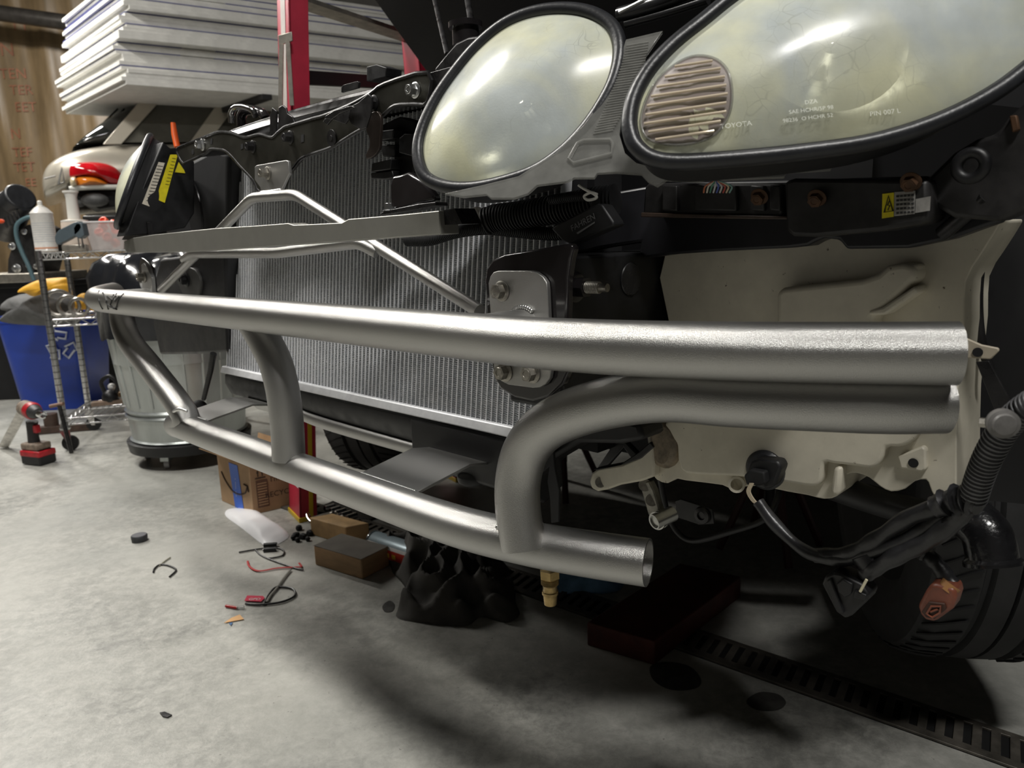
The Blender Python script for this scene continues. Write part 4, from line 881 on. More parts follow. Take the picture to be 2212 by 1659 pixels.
# ---- ladder
F0, F1, F2 = pz(619, 1099), pz(648, 1129), pz(673, 1127)
G0 = pz(982, 1040)
lad = thing('step_ladder', 'tall red fibreglass step ladder standing behind the car, with yellow-edged feet and a white sticker', 'ladder', F1)
wdir = (F1 - F0).normalized(); wlen = 0.112
sdir = V((0, 0, 1)).cross(wdir).normalized()
if sdir.dot(V((1, 0, 0))) < 0: sdir = -sdir
def rail_ch(base, top, nm='rail'):
    ax = (top - base); g = G(); t = 0.006; fl = 0.052
    for (a0, a1, s0, s1) in ((0, wlen, 0, t), (0, t, 0, fl), (wlen - t, wlen, 0, fl)):
        vs = [base + wdir * a + sdir * s for a in (a0, a1) for s in (s0, s1)] + [base + ax + wdir * a + sdir * s for a in (a0, a1) for s in (s0, s1)]
        g.add(vs, [(0, 1, 3, 2), (4, 6, 7, 5), (0, 4, 5, 1), (2, 3, 7, 6), (0, 2, 6, 4), (1, 5, 7, 3)])
    return obj(nm, g, redp, lad, ang=20, bevel=0.001)
lb = F1 - wdir * wlen; lt = py_(603, -120, 2.18); lt.z = max(lt.z, 1.75)
rb = G0 - wdir * wlen * 0.9; rt = py_(848, -120, 2.56)
r1 = rail_ch(lb, lt); r2 = rail_ch(rb, rt)
def along(b, t, f): return b + (t - b) * f
yp = M('yellow_foot', (0.62, 0.42, 0.02), 0.45)
for b_, t_ in ((lb, lt), (rb, rt)):
    g = G(); q = b_ + sdir * 0.016 + wdir * wlen / 2; g.box(q + ZZ * 0.007, wdir * (wlen / 2 + 0.004), sdir * 0.019, ZZ * 0.007); obj('foot_pad', g, yp, lad, bevel=0.001)
    g = G(); q = b_ + wdir * (wlen + 0.002); ax = (t_ - b_).normalized()
    g.add([q + sdir * 0.028, q + sdir * 0.040, q + sdir * 0.040 + ax * 0.32, q + sdir * 0.028 + ax * 0.32, q + sdir * 0.028 - wdir * .006, q + sdir * 0.040 - wdir * .006, q + sdir * 0.040 + ax * 0.32 - wdir * .006, q + sdir * 0.028 + ax * 0.32 - wdir * .006], [(0, 1, 2, 3), (4, 7, 6, 5), (0, 4, 5, 1), (3, 2, 6, 7), (0, 3, 7, 4), (1, 5, 6, 2)]); obj('foot_guard', g, yp, lad)
# sticker on the lower rail and grey worn strip on the upper rail
def railquad(b_, t_, f0, f1, a0, a1, name, mat, lab=None, off=0.0012):
    g = G(); nd = -sdir * off
    p = [along(b_, t_, f0) + wdir * a0 * wlen, along(b_, t_, f0) + wdir * a1 * wlen, along(b_, t_, f1) + wdir * a1 * wlen, along(b_, t_, f1) + wdir * a0 * wlen]
    g.prism([x + nd for x in p], -nd * 0.5); return obj(name, g, mat, lad, label=lab)
railquad(lb, lt, 0.06, 0.17, 0.12, 0.95, 'sticker', M('white_paper', (0.75, 0.74, 0.72), 0.5, var=0.1, vs=60), 'white instruction sticker')
for i in range(6): railquad(lb, lt, 0.075 + i * 0.013, 0.080 + i * 0.013, 0.3, 0.8, 'sticker_print', grey, None, 0.002)
railquad(lb, lt, 0.56, 1.0, 0.34, 0.72, 'worn_strip', M('worn_grey_strip', (0.42, 0.38, 0.35), 0.5, var=0.25, vs=14), 'grey worn strip on the rail')
railquad(lb, lt, 0.91, 1.0, 0.36, 0.75, 'sticker', MATS['white_paper'], 'white paper scrap')
hb = M('dull_aluminium', (0.42, 0.39, 0.34), 0.4, 0.85, var=0.25, vs=40)
hp0 = py_(604, 90, 2.06); hp1 = py_(631, 72, 2.06)
obj('spreader_hinge', G().prism([py_(601, 76, 2.05), py_(630, 68, 2.05), py_(632, 88, 2.05), py_(602, 98, 2.05)], V((0, 0.006, 0))), hb, lad, bevel=0.001)
for a, b, c, d in ((608, 96, 606, 235), (622, 92, 631, 228)):
    q0, q1 = py_(a, b, 2.05), py_(c, d, 2.05); obj('spreader_bar', G().box((q0 + q1) / 2, V((0.0055, 0, 0)), V((0, 0.003, 0)), (q1 - q0) / 2), hb, lad)
q0, q1 = py_(660, 168, 2.24), py_(860, 180, 2.62)
obj('cross_brace', G().box((q0 + q1) / 2, (q1 - q0) / 2, V((0.006, -0.006, 0)), V((0, 0, 0.019))), M('dark_brace', (0.03, 0.03, 0.03), 0.45, 0.5), lad, bevel=0.001)
q0, q1 = py_(815, -10, 2.5), py_(849, 44, 2.58); obj('spreader_bar', G().tube([q0, q1], 0.009, 10, flat=0.4), hb, lad)
for i in range(1, 6):
    f_ = i / 6.0; a_ = along(lb, lt, f_) + wdir * 0.04 + sdir * 0.02; b_ = along(rb, rt, f_) + wdir * 0.04 + sdir * 0.02
    if i in (1, 5): obj('step', G().box((a_ + b_) / 2, (b_ - a_) / 2, wdir * 0.036, ZZ * 0.006), hb, lad)
# ---- far car on tall stands
FD = V((0.86, 0.51, 0)).normalized(); FS = V((-0.51, 0.86, 0)).normalized()
FO = py_(150, 430, 4.85); FO.z = 0
champ = M('champagne_car_paint', (0.54, 0.50, 0.42), 0.28, 0.35, var=0.08, vs=5, coat=0.7, bump=0.0)
fc = thing('parked_car', 'pale champagne sedan raised on stands in the background, red and amber tail lamp showing', 'car', FO)
def fp_(l, s, z): return FO + FD * l + FS * s + ZZ * z
def slz(px, py, s=0.05):
    d = ray(px, py); P0 = FO + FS * s; P = CAM + d * ((P0 - CAM).dot(FS) / d.dot(FS)); return ((P - FO).dot(FD), P.z)
def sidept(px, py, s): l, z = slz(px, py, s); return fp_(l, s, z)
W_ = 1.62
def band(prof_top, z0f, mat, name, s0, s1, subs=1, rnd_=0.10):
    vs = []; fs = []
    shp = ((0.00, 0.0), (-0.012, 0.30), (0.0, 0.62), (0.03, 0.84), (0.09, 0.96), (0.26, 1.0))
    for (l, z1, ins_) in prof_top:
        z0 = z0f(l)
        left = [(s0 + ins_ + a, z0 + (z1 - z0) * b) for a, b in shp]; right = [(s1 - ins_ - a, z0 + (z1 - z0) * b) for a, b in reversed(shp)]
        vs += [fp_(l, a, b) for a, b in left + right]
    m = 12; n = len(prof_top)
    for i in range(n - 1):
        for k in range(m): a = i * m + k; b = i * m + (k + 1) % m; fs.append((a, b, b + m, a + m))
    fs += [tuple(reversed(range(m))), tuple(range((n - 1) * m, n * m))]
    return obj(name, G().add(vs, fs), mat, fc, ang=50, subsurf=subs)
bp_ = []
for (px, py, ins_) in ((88, 392, 0.16), (92, 368, 0.10), (104, 346, 0.05), (150, 324, 0.01), (200, 313, 0.0), (260, 307, 0.0), (420, 303, 0.0), (560, 300, 0.0), (760, 300, 0.0)):
    l, z = slz(px, py, 0.12); bp_.append((l, z, ins_))
bp_ += [(3.2, 1.50, 0.0), (3.9, 1.40, 0.05), (4.15, 1.25, 0.16)]
L150 = slz(150, 410, 0.0)
zl_ = lambda l: 1.17 if l < L150[0] + 0.02 else 1.235
obj_body = band(bp_, zl_, champ, 'body', 0.0, W_, 2)
gp_ = []
for (px, py, ins_) in ((150, 330, 0.34), (185, 292, 0.32), (232, 254, 0.32), (292, 226, 0.33), (335, 212, 0.35), (420, 206, 0.35), (600, 204, 0.35), (900, 205, 0.35)):
    l, z = slz(px, py, 0.3); gp_.append((l, z, ins_ - 0.24))
gp_ += [(2.9, gp_[-1][1] - 0.15, 0.10), (3.3, 1.55, 0.06)]
glass = M('dark_car_glass', (0.02, 0.022, 0.02), 0.08, 0.0, coat=0.6)
sideg = M('dusty_car_glass', (0.085, 0.082, 0.066), 0.35, 0.0, coat=0.3, var=0.2)
band(gp_, lambda l: 1.50, glass, 'glasshouse', 0.02, W_ - 0.02, 1)
rf_ = [p for p in gp_ if 0.55 < p[0] < 3.0]
band([(l, z + 0.016, i_ + 0.02) for l, z, i_ in rf_], lambda l: max(z for ll, z, _ in rf_) - 0.05, champ, 'roof', 0.04, W_ - 0.04, 1)
def sidepoly(name, px, s_b, s_t, mat, th=0.012):
    ys = [b for a, b in px]; y0, y1 = max(ys), min(ys); pts = []
    for a, b in px: pts.append(sidept(a, b, s_b + (s_t - s_b) * (y0 - b) / (y0 - y1)))
    return obj(name, G().prism(pts, -FS * th), mat, fc, bevel=0.003)
sidepoly('pillar', [(222, 312), (262, 312), (350, 214), (352, 206), (330, 208), (296, 226)], 0.03, 0.12, champ, 0.02)
sidepoly('side_window', [(256, 308), (300, 256), (336, 222), (350, 214), (474, 213), (478, 220), (452, 252), (410, 307)], 0.04, 0.13, sideg, 0.006)
sidepoly('pillar', [(408, 310), (450, 310), (520, 212), (478, 212)], 0.03, 0.12, champ, 0.02)
sidepoly('side_window', [(448, 308), (520, 214), (900, 214), (940, 300)], 0.04, 0.13, sideg, 0.006)
for k in (0, 1, 2): obj('rear_wiper_line', G().tube([fp_(slz(160 + k * 22, 326, .4)[0], 0.30, slz(160 + k * 22, 326, .3)[1]), fp_(slz(255 + k * 14, 240, .3)[0], 0.28, slz(255 + k * 14, 236, .3)[1])], 0.006, 6), blkm, fc)
# tail lamp wraps round the corner
lm_r = M('red_lamp', (0.50, 0.006, 0.012), 0.08, coat=1.0, var=0.3, vs=16); lm_a = M('amber_lamp', (0.75, 0.22, 0.02), 0.1, coat=1.0, var=0.25, vs=20); lm_c = M('clear_lamp', (0.75, 0.62, 0.40), 0.12, coat=1.0, var=0.3, vs=30)
def wrap_lamp(pxs, mat, name, base=None, off=0.0, lab=None):
    pts = []
    for (a, b) in smooth_px(pxs, 4):
        # corner surface: blend of rear face plane and side plane
        d = ray(a, b); best = None
        for (nrm, P) in ((FS, FO - FS * (0.03 + off)),):
            t = (P - CAM).dot(nrm) / d.dot(nrm)
            if best is None or t > best: best = t
        pts.append(CAM + d * best)
    g = G(); c = sum(pts, V()) / len(pts); n = len(pts); vs = []; fs = []; out = (-FS)
    R_ = 5
    for i in range(R_):
        t = 1 - i / R_
        for p in pts: vs.append(c + (p - c) * t + out * 0.05 * (1 - t * t))
    vs.append(c + out * 0.05)
    vs2 = [p - out * 0.08 for p in pts]
    for i in range(R_ - 1):
        for k in range(n): a = i * n + k; b = i * n + (k + 1) % n; fs.append((a, b, b + n, a + n))
    for k in range(n): fs.append(((R_ - 1) * n + k, (R_ - 1) * n + (k + 1) % n, R_ * n))
    o_ = len(vs)
    for k in range(n): fs.append((k, o_ + k, o_ + (k + 1) % n, (k + 1) % n))
    g.add(vs + vs2, fs); return obj(name, g, mat, base or fc, ang=70, label=lab)
tl = wrap_lamp([(152, 360), (165, 353), (195, 350), (230, 354), (255, 367), (268, 388), (262, 396), (236, 395), (215, 384), (180, 380), (154, 382), (150, 372)], lm_r, 'tail_lamp', lab='red tail lamp')
wrap_lamp([(166, 384), (190, 381), (212, 385), (232, 396), (226, 399), (180, 401), (168, 400)], lm_a, 'amber_lens', tl, 0.01, 'amber lens')
wrap_lamp([(152, 384), (164, 383), (167, 400), (154, 402)], lm_c, 'clear_lens', tl, 0.01, 'clear lens')
obj('bumper_strip', G().tube(catmull([sidept(150, 408, -0.03), sidept(190, 405, -0.045), sidept(265, 404, -0.045), sidept(420, 404, -0.04)], 5), 0.016, 10, flat=1.0), M('light_bumper', (0.66, 0.66, 0.60), 0.35), fc)
g = G(); g.prism([sidept(152, 412, 0.06), sidept(500, 410, 0.06), sidept(500, 440, 0.06), sidept(330, 452, 0.06), sidept(250, 446, 0.06), sidept(215, 452, 0.06), sidept(185, 436, 0.06), sidept(160, 428, 0.06)], FS * 1.4); obj('underbody', g, blkm, fc, bevel=0.01)
g = G(); g.ball(sidept(205, 432, 0.0), 0.055, 14, (1.6, 1, 0.8)); g.ball(sidept(172, 436, 0.1), 0.035, 12); obj('wheel_liner', g, M('scuffed_liner', (0.10, 0.10, 0.10), 0.6, var=0.4), fc)
obj('badge_mark', G().tube([sidept(a, b, -0.02) for a, b in [(126, 398), (134, 362), (139, 394), (128, 397)]], 0.006, 6), M('badge_grey', (0.25, 0.25, 0.24), 0.3, 0.7), fc)
obj('badge_mark', G().tube([sidept(96, 386, -0.0), sidept(120, 380, -0.01)], 0.006, 6), M('faint_badge', (0.3, 0.28, 0.25), 0.4), fc)
obj('exhaust_tip', G().tube([fp_(0.02, 0.5, 1.10), fp_(0.3, 0.5, 1.12)], 0.028, 14, hollow=0.2), hb, fc)
for l_ in (0.85, 3.4):
    for s_ in (0.10, 1.56):
        obj('wheel', G().lathe(fp_(l_, s_ - 0.09, 1.02), FS, [(0, 0.19), (0.02, 0.29), (0.05, 0.305), (0.13, 0.305), (0.16, 0.29), (0.18, 0.19)], 32), tyre_m, fc)
for i_, (l_, s_) in enumerate(((1.5, 0.35), (1.5, 1.3), (2.9, 0.35), (2.9, 1.3))):
    t = thing('car_stand', 'tall dark steel stand under the pale sedan, ' + ['rear one nearer us', 'rear one nearer the back wall', 'front one nearer us', 'front one nearer the back wall'][i_], 'stand', fp_(l_, s_, 0), 'stands under the pale sedan')
    g = G(); c = fp_(l_, s_, 0)
    for a in range(4): d = FD * math.cos(a * math.pi / 2 + .78) + FS * math.sin(a * math.pi / 2 + .78); g.tube([c + d * 0.2 + ZZ * 0.01, c + d * 0.03 + ZZ * 0.7], 0.016, 8)
    obj('leg_frame', g, blks, t); obj('post', G().tube([c + ZZ * 0.3, c + ZZ * 1.07], 0.025, 12), blks, t); obj('saddle', G().box(c + ZZ * 1.072, FD * 0.06, FS * 0.05, ZZ * 0.01), blks, t)
# roof rack and boards
rk = M('rack_black', (0.015, 0.015, 0.015), 0.5)
BC = py_(273, 182, 4.60)   # near lower corner of the stack
BL = V((0.85, 0.53, 0)).normalized(); BS = V((-0.70, 0.71, 0)).normalized()
rack = thing('roof_rack', 'black roof bars between the pale sedan roof and the stacked boards', 'roof rack', BC + BL * 1.0 + BS * 0.6 - ZZ * 0.03)
for l_ in (0.8, 1.6): obj('cross_bar', G().box(BC + BL * l_ + BS * 0.6 - ZZ * 0.018, BL * 0.03, BS * 0.62, ZZ * 0.016), rk, rack)
for l_ in (0.8, 1.6):
    for s_ in (0.25, 1.0): obj('foot', G().box(BC + BL * l_ + BS * s_ - ZZ * 0.05, BL * 0.03, BS * 0.03, ZZ * 0.02), rk, rack)
edge_m = M('white_board_edge', (0.80, 0.79, 0.75), 0.55, var=0.1, vs=12); blue_m = M('blue_printed_face', (0.035, 0.045, 0.25), 0.5, var=0.2, vs=6)
bt_ = 0.0225; rnd = random.Random(5); bm_proto = {}
def board_mesh(kind):
    if kind in bm_proto: return bm_proto[kind]
    me = bpy.data.meshes.new('insulation_board'); L_, S_ = 2.42, 1.22
    g = G(); vs = []
    for z in (0, bt_ * (0.95 if not kind else 0.72)):
        for (a, b) in ((0, 0), (L_, 0), (L_, S_), (0, S_)): vs.append(BL * a + BS * b + ZZ * z)
    g.add(vs, [(3, 2, 1, 0), (4, 5, 6, 7), (0, 1, 5, 4), (1, 2, 6, 5), (2, 3, 7, 6), (3, 0, 4, 7)])
    if kind:   # blue printed band wrapping on the faces
        o = bt_ * 0.72
        for (a0, a1, b0, b1) in (((0.0, 0.35, -0.001, 0.5), (0.55, 1.5, -0.001, 1.2)) if kind == 1 else ((-0.001, 2.42, 0.25, 1.22), (-0.001, 2.42, -0.001, 0.2))):
            vs = [BL * a + BS * b + ZZ * z for z in (o, o + bt_ * 0.22) for (a, b) in ((a0, b0), (a1, b0), (a1, b1), (a0, b1))]
            g.add(vs, [(4, 5, 6, 7), (0, 1, 5, 4), (1, 2, 6, 5), (2, 3, 7, 6), (3, 0, 4, 7)])
    me.from_pydata(g.v, [], g.f); me.materials.append(edge_m); me.materials.append(blue_m)
    for p in me.polygons: p.material_index = 1 if p.index >= 6 else 0
    bm_proto[kind] = me; return me
offs = [0.0, 0.003, 0.004, 0.0, 0.02, 0.022, 0.035, 0.04, 0.05, 0.055, 0.06, -0.03, -0.028, -0.02, -0.01, 0.0, 0.01, 0.012, -0.05, -0.04, -0.03, -0.02, 0.0, 0.01, 0.03, 0.035, 0.03, 0.02]
NB_ = 28
for i in range(NB_):
    kind = {4: 2, 8: 1, 10: 1, 14: 2, 17: 2, 20: 2, 22: 1, 24: 2, 26: 2}.get(i, 0)
    o = bpy.data.objects.new('insulation_board', board_mesh(kind)); C.objects.link(o)
    sag = 0.0; o.location = BC + ZZ * (i * bt_) - BL * (0.0 + 0.02 * math.sin(i * 1.7) + (0.02 if 9 <= i < 12 else 0)) + BS * offs[i]
    if i > 11: o.location += BL * 0.05 * ((i - 11) / 10.0)
    o.rotation_euler.z = rnd.uniform(-0.006, 0.006)
    ords = ['first', 'second', 'third', 'fourth', 'fifth', 'sixth', 'seventh', 'eighth', 'ninth', 'tenth', 'eleventh', 'twelfth', 'thirteenth', 'fourteenth']
    what = 'blue-printed white foam board' if kind else 'plain white foam board'
    if i < 14: lab = what + ', ' + ords[i] + ' from the bottom of the stack on the sedan roof'
    else: lab = what + ', ' + ords[NB_ - 1 - i] + ' from the top of the stack on the sedan roof'
    grp = 'foam boards stacked on the sedan roof'
    tag(o, lab, 'board', grp)
# orange stick beyond the far headlamp
oc = pn(374, 300, 0.85)
tag(obj('orange_scraper', G().tube([pn(383, 318, 0.85), pn(377, 290, 0.85), pn(374, 265, 0.85)], lambda t: 0.0105 if t < 0.9 else 0.008, 12, flat=0.7), orange), 'orange plastic tool handle standing up behind the far headlamp', 'tool')
# ---- wire cart
CA = pz(152, 948, 0.0); CA = py_(152, 948, CA.y) ; base_c = pz(148, 973, 0)
e1 = V((0.965, 0.26, 0)).normalized(); e2 = V((-0.26, 0.965, 0)).normalized()
cart = thing('wire_cart', 'chrome wire shelf cart on casters beside the blue bin', 'cart', base_c)
ZT, ZM, ZBt = 0.812, 0.545, 0.135; LX, LY = 0.62, 0.36
pc = M('chrome_wire', (0.62, 0.62, 0.62), 0.22, 0.95, var=0.2, vs=200)
for (i, j) in ((0, 0), (1, 0), (0, 1), (1, 1)):
    p = base_c + e1 * LX * i + e2 * LY * j
    pp_ = obj('post', G().tube([p + ZZ * 0.095, p + ZZ * (ZT + 0.01)], 0.0127, 16), pc, cart)
    g = G()
    for k in range(26): z = 0.12 + k * 0.0265; g.tube([p + ZZ * z, p + ZZ * (z + 0.003)], 0.0134, 14)
    obj('post_groove', g, M('dark_groove', (0.12, 0.12, 0.12), 0.4, 0.8), pp_)
    obj('collar', G().lathe(p + ZZ * 0.09, ZZ, [(0, 0.018), (0.008, 0.021), (0.016, 0.016), (0.03, 0.014)]), pc, cart)
    w_ = obj('caster', G().lathe(p + ZZ * 0.032 - e2 * 0.01 + e1 * 0.012, e2, [(0, 0.014), (0.001, 0.031), (0.004, 0.032), (0.016, 0.032), (0.019, 0.031), (0.02, 0.014)], 28), blk, cart)
    obj('caster_fork', G().prism([p + e1 * 0.02 + ZZ * 0.088 - e2 * 0.014, p - e1 * 0.02 + ZZ * 0.088 - e2 * 0.014, p + e1 * 0.006 + ZZ * 0.026 - e2 * 0.014, p + e1 * 0.02 + ZZ * 0.026 - e2 * 0.014], e2 * 0.003), pc, w_)
for z in (ZT, ZM, ZBt):
    sh = obj('wire_shelf', G().tube([base_c + e1 * a + e2 * b + ZZ * z for a, b in ((0, 0), (LX, 0), (LX, LY), (0, LY))], 0.0032, 8, closed=True).tube([base_c + e1 * a + e2 * b + ZZ * (z - 0.026) for a, b in ((0, 0), (LX, 0), (LX, LY), (0, LY))], 0.0032, 8, closed=True), pc, cart)
    g = G()
    for s_ in (0, 1):
        n_ = 9; zz = [base_c + e1 * (0.02 + (LX - 0.04) * k / (2 * n_)) + e2 * LY * s_ + ZZ * (z - (0.025 if k % 2 == 0 else 0.001)) for k in range(2 * n_ + 1)]; g.tube(zz, 0.0022, 6)
    for s_ in (0, 1):
        n_ = 5; zz = [base_c + e2 * (0.02 + (LY - 0.04) * k / (2 * n_)) + e1 * LX * s_ + ZZ * (z - (0.025 if k % 2 == 0 else 0.001)) for k in range(2 * n_ + 1)]; g.tube(zz, 0.0022, 6)
    obj('truss_wire', g, pc, sh)
    g = G()
    for k in range(26): a = 0.012 + (LX - 0.024) * k / 25; g.tube([base_c + e1 * a + ZZ * (z + 0.003), base_c + e1 * a + e2 * LY + ZZ * (z + 0.003)], 0.0014, 5)
    g.tube([base_c + e2 * LY / 2 + ZZ * z, base_c + e1 * LX + e2 * LY / 2 + ZZ * z], 0.003, 6); obj('deck_wire', g, pc, sh)
def on_cart(px, py, z, fwd=None):   # point on a cart shelf below the given pixel column, at depth of the shelf middle
    d = ray(px, py); y = fwd; return CAM + d * (y / d.y)
ST = ZT + 0.0045
def shelf_pt(px, yy, z):
    d = ray(px, 540.0); p = CAM + d * (yy / d.y); p.z = z; return p
# spray can on the cart
c = shelf_pt(101, 3.06, ST); labm = M('spray_label', (0.74, 0.72, 0.68), 0.35, var=0.08, vs=60, coat=0.3)
t = thing('spray_can', 'white spray can standing at the left end of the wire cart top shelf', 'spray can', c)
obj('can_body', G().lathe(c, ZZ, [(0, 0.030), (0.003, 0.042), (0.006, 0.0405), (0.148, 0.0405), (0.152, 0.042), (0.156, 0.039), (0.168, 0.028), (0.176, 0.020)]), labm, t)
obj('nozzle', G().lathe(c + ZZ * 0.168, ZZ, [(0, 0.017), (0.012, 0.015), (0.014, 0.009), (0.030, 0.009), (0.034, 0.004)]), white, t)
obj('label_band', G().lathe(c + ZZ * 0.012, ZZ, [(0, 0.0409), (0.006, 0.0409)]), M('orange_band', (0.75, 0.35, 0.2), 0.5), t)
for i in range(9): obj('label_print', G().lathe(c + ZZ * (0.04 + i * 0.009), ZZ, [(0, 0.0408), (0.002, 0.0408)]), M('pale_print', (0.5, 0.52, 0.55), 0.5), t)
# white bottle with long neck
c = shelf_pt(170, 3.2, ST)
t = thing('plastic_bottle', 'cream plastic bottle with a tall white funnel neck on the wire cart', 'bottle', c)
obj('bottle_body', G().lathe(c, ZZ, [(0, 0.050), (0.004, 0.055), (0.06, 0.054), (0.115, 0.052), (0.125, 0.048), (0.13, 0.03)]), M('beige_bottle', (0.62, 0.53, 0.45), 0.4), t)
obj('funnel_neck', G().lathe(c + ZZ * 0.12, ZZ, [(0, 0.051), (0.006, 0.051), (0.010, 0.024), (0.10, 0.021), (0.118, 0.026), (0.12, 0.030), (0.127, 0.030), (0.128, 0.02)]), white, t)
# clear tub with orange bits
c = shelf_pt(240, 3.22, ST)
t = thing('plastic_tub', 'clear plastic tub holding orange caps on the wire cart', 'tub', c)
x_, y_2 = e1, e2; g = G()
def tub(g, c, bw, bd, tw, td, h, th=0.002):
    B = [c + x_ * a * bw + y_2 * b * bd for a, b in ((-1, -1), (1, -1), (1, 1), (-1, 1))]; T = [c + ZZ * h + x_ * a * tw + y_2 * b * td for a, b in ((-1, -1), (1, -1), (1, 1), (-1, 1))]
    Ti = [c + ZZ * h + x_ * a * (tw - th) + y_2 * b * (td - th) for a, b in ((-1, -1), (1, -1), (1, 1), (-1, 1))]; Bi = [c + ZZ * th + x_ * a * (bw - th) + y_2 * b * (bd - th) for a, b in ((-1, -1), (1, -1), (1, 1), (-1, 1))]
    fs = [(3, 2, 1, 0), (12, 13, 14, 15)]
    for k in range(4): k2 = (k + 1) % 4; fs += [(k, k2, 4 + k2, 4 + k), (4 + k, 4 + k2, 8 + k2, 8 + k), (8 + k, 8 + k2, 12 + k2, 12 + k)]
    return g.add(B + T + Ti + Bi, fs)
obj('tub_wall', tub(G(), c, 0.060, 0.05, 0.078, 0.065, 0.115), M('cloudy_plastic', (0.70, 0.66, 0.64), 0.3, alpha=0.45, coat=0.3), t, bevel=0.002)
obj('tub_rim', G().tube([c + ZZ * 0.115 + x_ * a * 0.079 + y_2 * b * 0.066 for a, b in ((-1, -1), (1, -1), (1, 1), (-1, 1))], 0.0035, 8, closed=True), M('cloudy_rim', (0.75, 0.73, 0.72), 0.3), t)
for i, (a, b, z) in enumerate(((-0.03, -0.01, 0.07), (0.0, -0.03, 0.05), (0.03, -0.02, 0.03), (-0.02, 0.02, 0.1), (0.02, 0.02, 0.11), (0.035, 0.0, 0.08), (-0.01, 0.0, 0.115))):
    q = c + x_ * a + y_2 * b + ZZ * (z)
    tag(obj('orange_disc', G().lathe(q, V((0.3 * math.sin(i * 2), -0.8, 0.6 * math.cos(i))), [(0, 0.016), (0.002, 0.019), (0.016, 0.018), (0.018, 0.012), (0.006, 0.011)], 18), M('orange_cap', (0.85, 0.12, 0.05), 0.4)), 'small orange plastic disc in the clear tub, ' + ['third lowest', 'second lowest', 'lowest', 'upper left', 'upper right', 'rightmost', 'topmost'][i], 'disc', 'orange discs in the tub')
# black box behind the tub
c = shelf_pt(232, 3.36, ST); tag(obj('black_case', G().box(c + ZZ * 0.075, e1 * 0.075, e2 * 0.03, ZZ * 0.075), blk, bevel=0.006), 'black case standing behind the clear tub on the cart', 'case')
# grey clamp tool
c = shelf_pt(158, 3.03, ST)
t = thing('tape_tool', 'grey hand tool with a squared head leaning on the wire cart shelf', 'tool', c)
gm = M('blue_grey_plastic', (0.10, 0.13, 0.15), 0.35, var=0.15)
q = lambda a, b, y=3.0: py_(a, b, y)
obj('tool_arm', G().prism([q(*p) for p in smooth_px([(118, 512), (126, 498), (145, 488), (168, 478), (176, 492), (160, 510), (130, 526), (122, 528)], 2)], V((0, 0.03, 0))), gm, t, bevel=0.003)
obj('tool_head', G().prism([q(a, b) for a, b in [(158, 492), (164, 482), (176, 482), (182, 508), (172, 516), (160, 510)]], V((0, 0.04, 0))), gm, t, bevel=0.003)
for a in (168, 176): obj('tool_prong', G().tube([q(a, 508, 3.02), q(a + 4, 535, 3.02)], 0.003, 8), chrome, t)
obj('tool_base', G().box(c + e1 * 0.01 + ZZ * 0.012, e1 * 0.045, e2 * 0.02, ZZ * 0.012), hb, t, bevel=0.003)
# gloves, cloth and hose rings on the middle shelf / bin
def blob(name, px, y, depth, mat, label=None, cat=None, seed=0, bump=0.012, parent=None, thick=0.5):
    pts = [py_(a, b, y) for a, b in smooth_px(px, 4)]; c = sum(pts, V()) / len(pts); n = len(pts); vs = []; fs = []
    R_ = 6; nd = V((0, 1, 0))
    for side in (-1, 1):
        for i in range(R_):
            t_ = 1 - i / R_
            for k, p in enumerate(pts):
                q_ = c + (p - c) * t_; o_ = (1 - t_ ** 2.2) ** 0.5 * depth * thick
                w2 = noise.noise(q_ * 22 + V((seed, 0, side))) * bump * (1 if i else 0)
                vs.append(q_ + nd * side * (o_ + w2))
        vs.append(c + nd * side * depth * thick)
    m = R_ * n + 1
    for s_ in (0, 1):
        o_ = s_ * m
        for i in range(R_ - 1):
            for k in range(n):
                a = o_ + i * n + k; b = o_ + i * n + (k + 1) % n; f_ = (a, b, b + n, a + n); fs.append(f_ if s_ == 0 else tuple(reversed(f_)))
        for k in range(n):
            f_ = (o_ + (R_ - 1) * n + k, o_ + (R_ - 1) * n + (k + 1) % n, o_ + R_ * n); fs.append(f_ if s_ == 0 else tuple(reversed(f_)))
    o = obj(name, G().add(vs, fs), mat, parent, ang=80)
    if label and not parent: tag(o, label, cat)
    return o
yg = M('yellow_leather', (0.80, 0.42, 0.035), 0.6, var=0.2, vs=18, bump=0.6, bs=40)
gc = M('grey_cloth', (0.13, 0.13, 0.13), 0.85, var=0.25, vs=14, bump=0.8, bs=24)
blob('yellow_glove', [(38, 632), (46, 622), (80, 606), (110, 601), (146, 600), (150, 610), (158, 614), (160, 628), (150, 634), (140, 622), (120, 618), (96, 622), (84, 636), (70, 640), (52, 632)], 3.42, 0.09, yg, 'yellow leather work glove lying over the grey cloth above the blue bin', 'glove', 1, 0.012)
blob('work_cloth', [(18, 665), (34, 640), (60, 634), (100, 632), (130, 618), (150, 636), (165, 660), (168, 700), (60, 702), (10, 694), (28, 672)], 3.60, 0.30, gc, 'crumpled grey work cloth heaped on the blue bin under the glove', 'cloth', 2, 0.03)
blob('yellow_glove', [(160, 650), (172, 636), (186, 634), (190, 648), (200, 656), (215, 664), (218, 674), (190, 670), (162, 666)], 3.20, 0.06, yg, 'yellow leather work glove beside the black bin bag, half behind the bumper', 'glove', 3, 0.01)
clm = M('steel_band', (0.45, 0.43, 0.40), 0.3, 0.9)
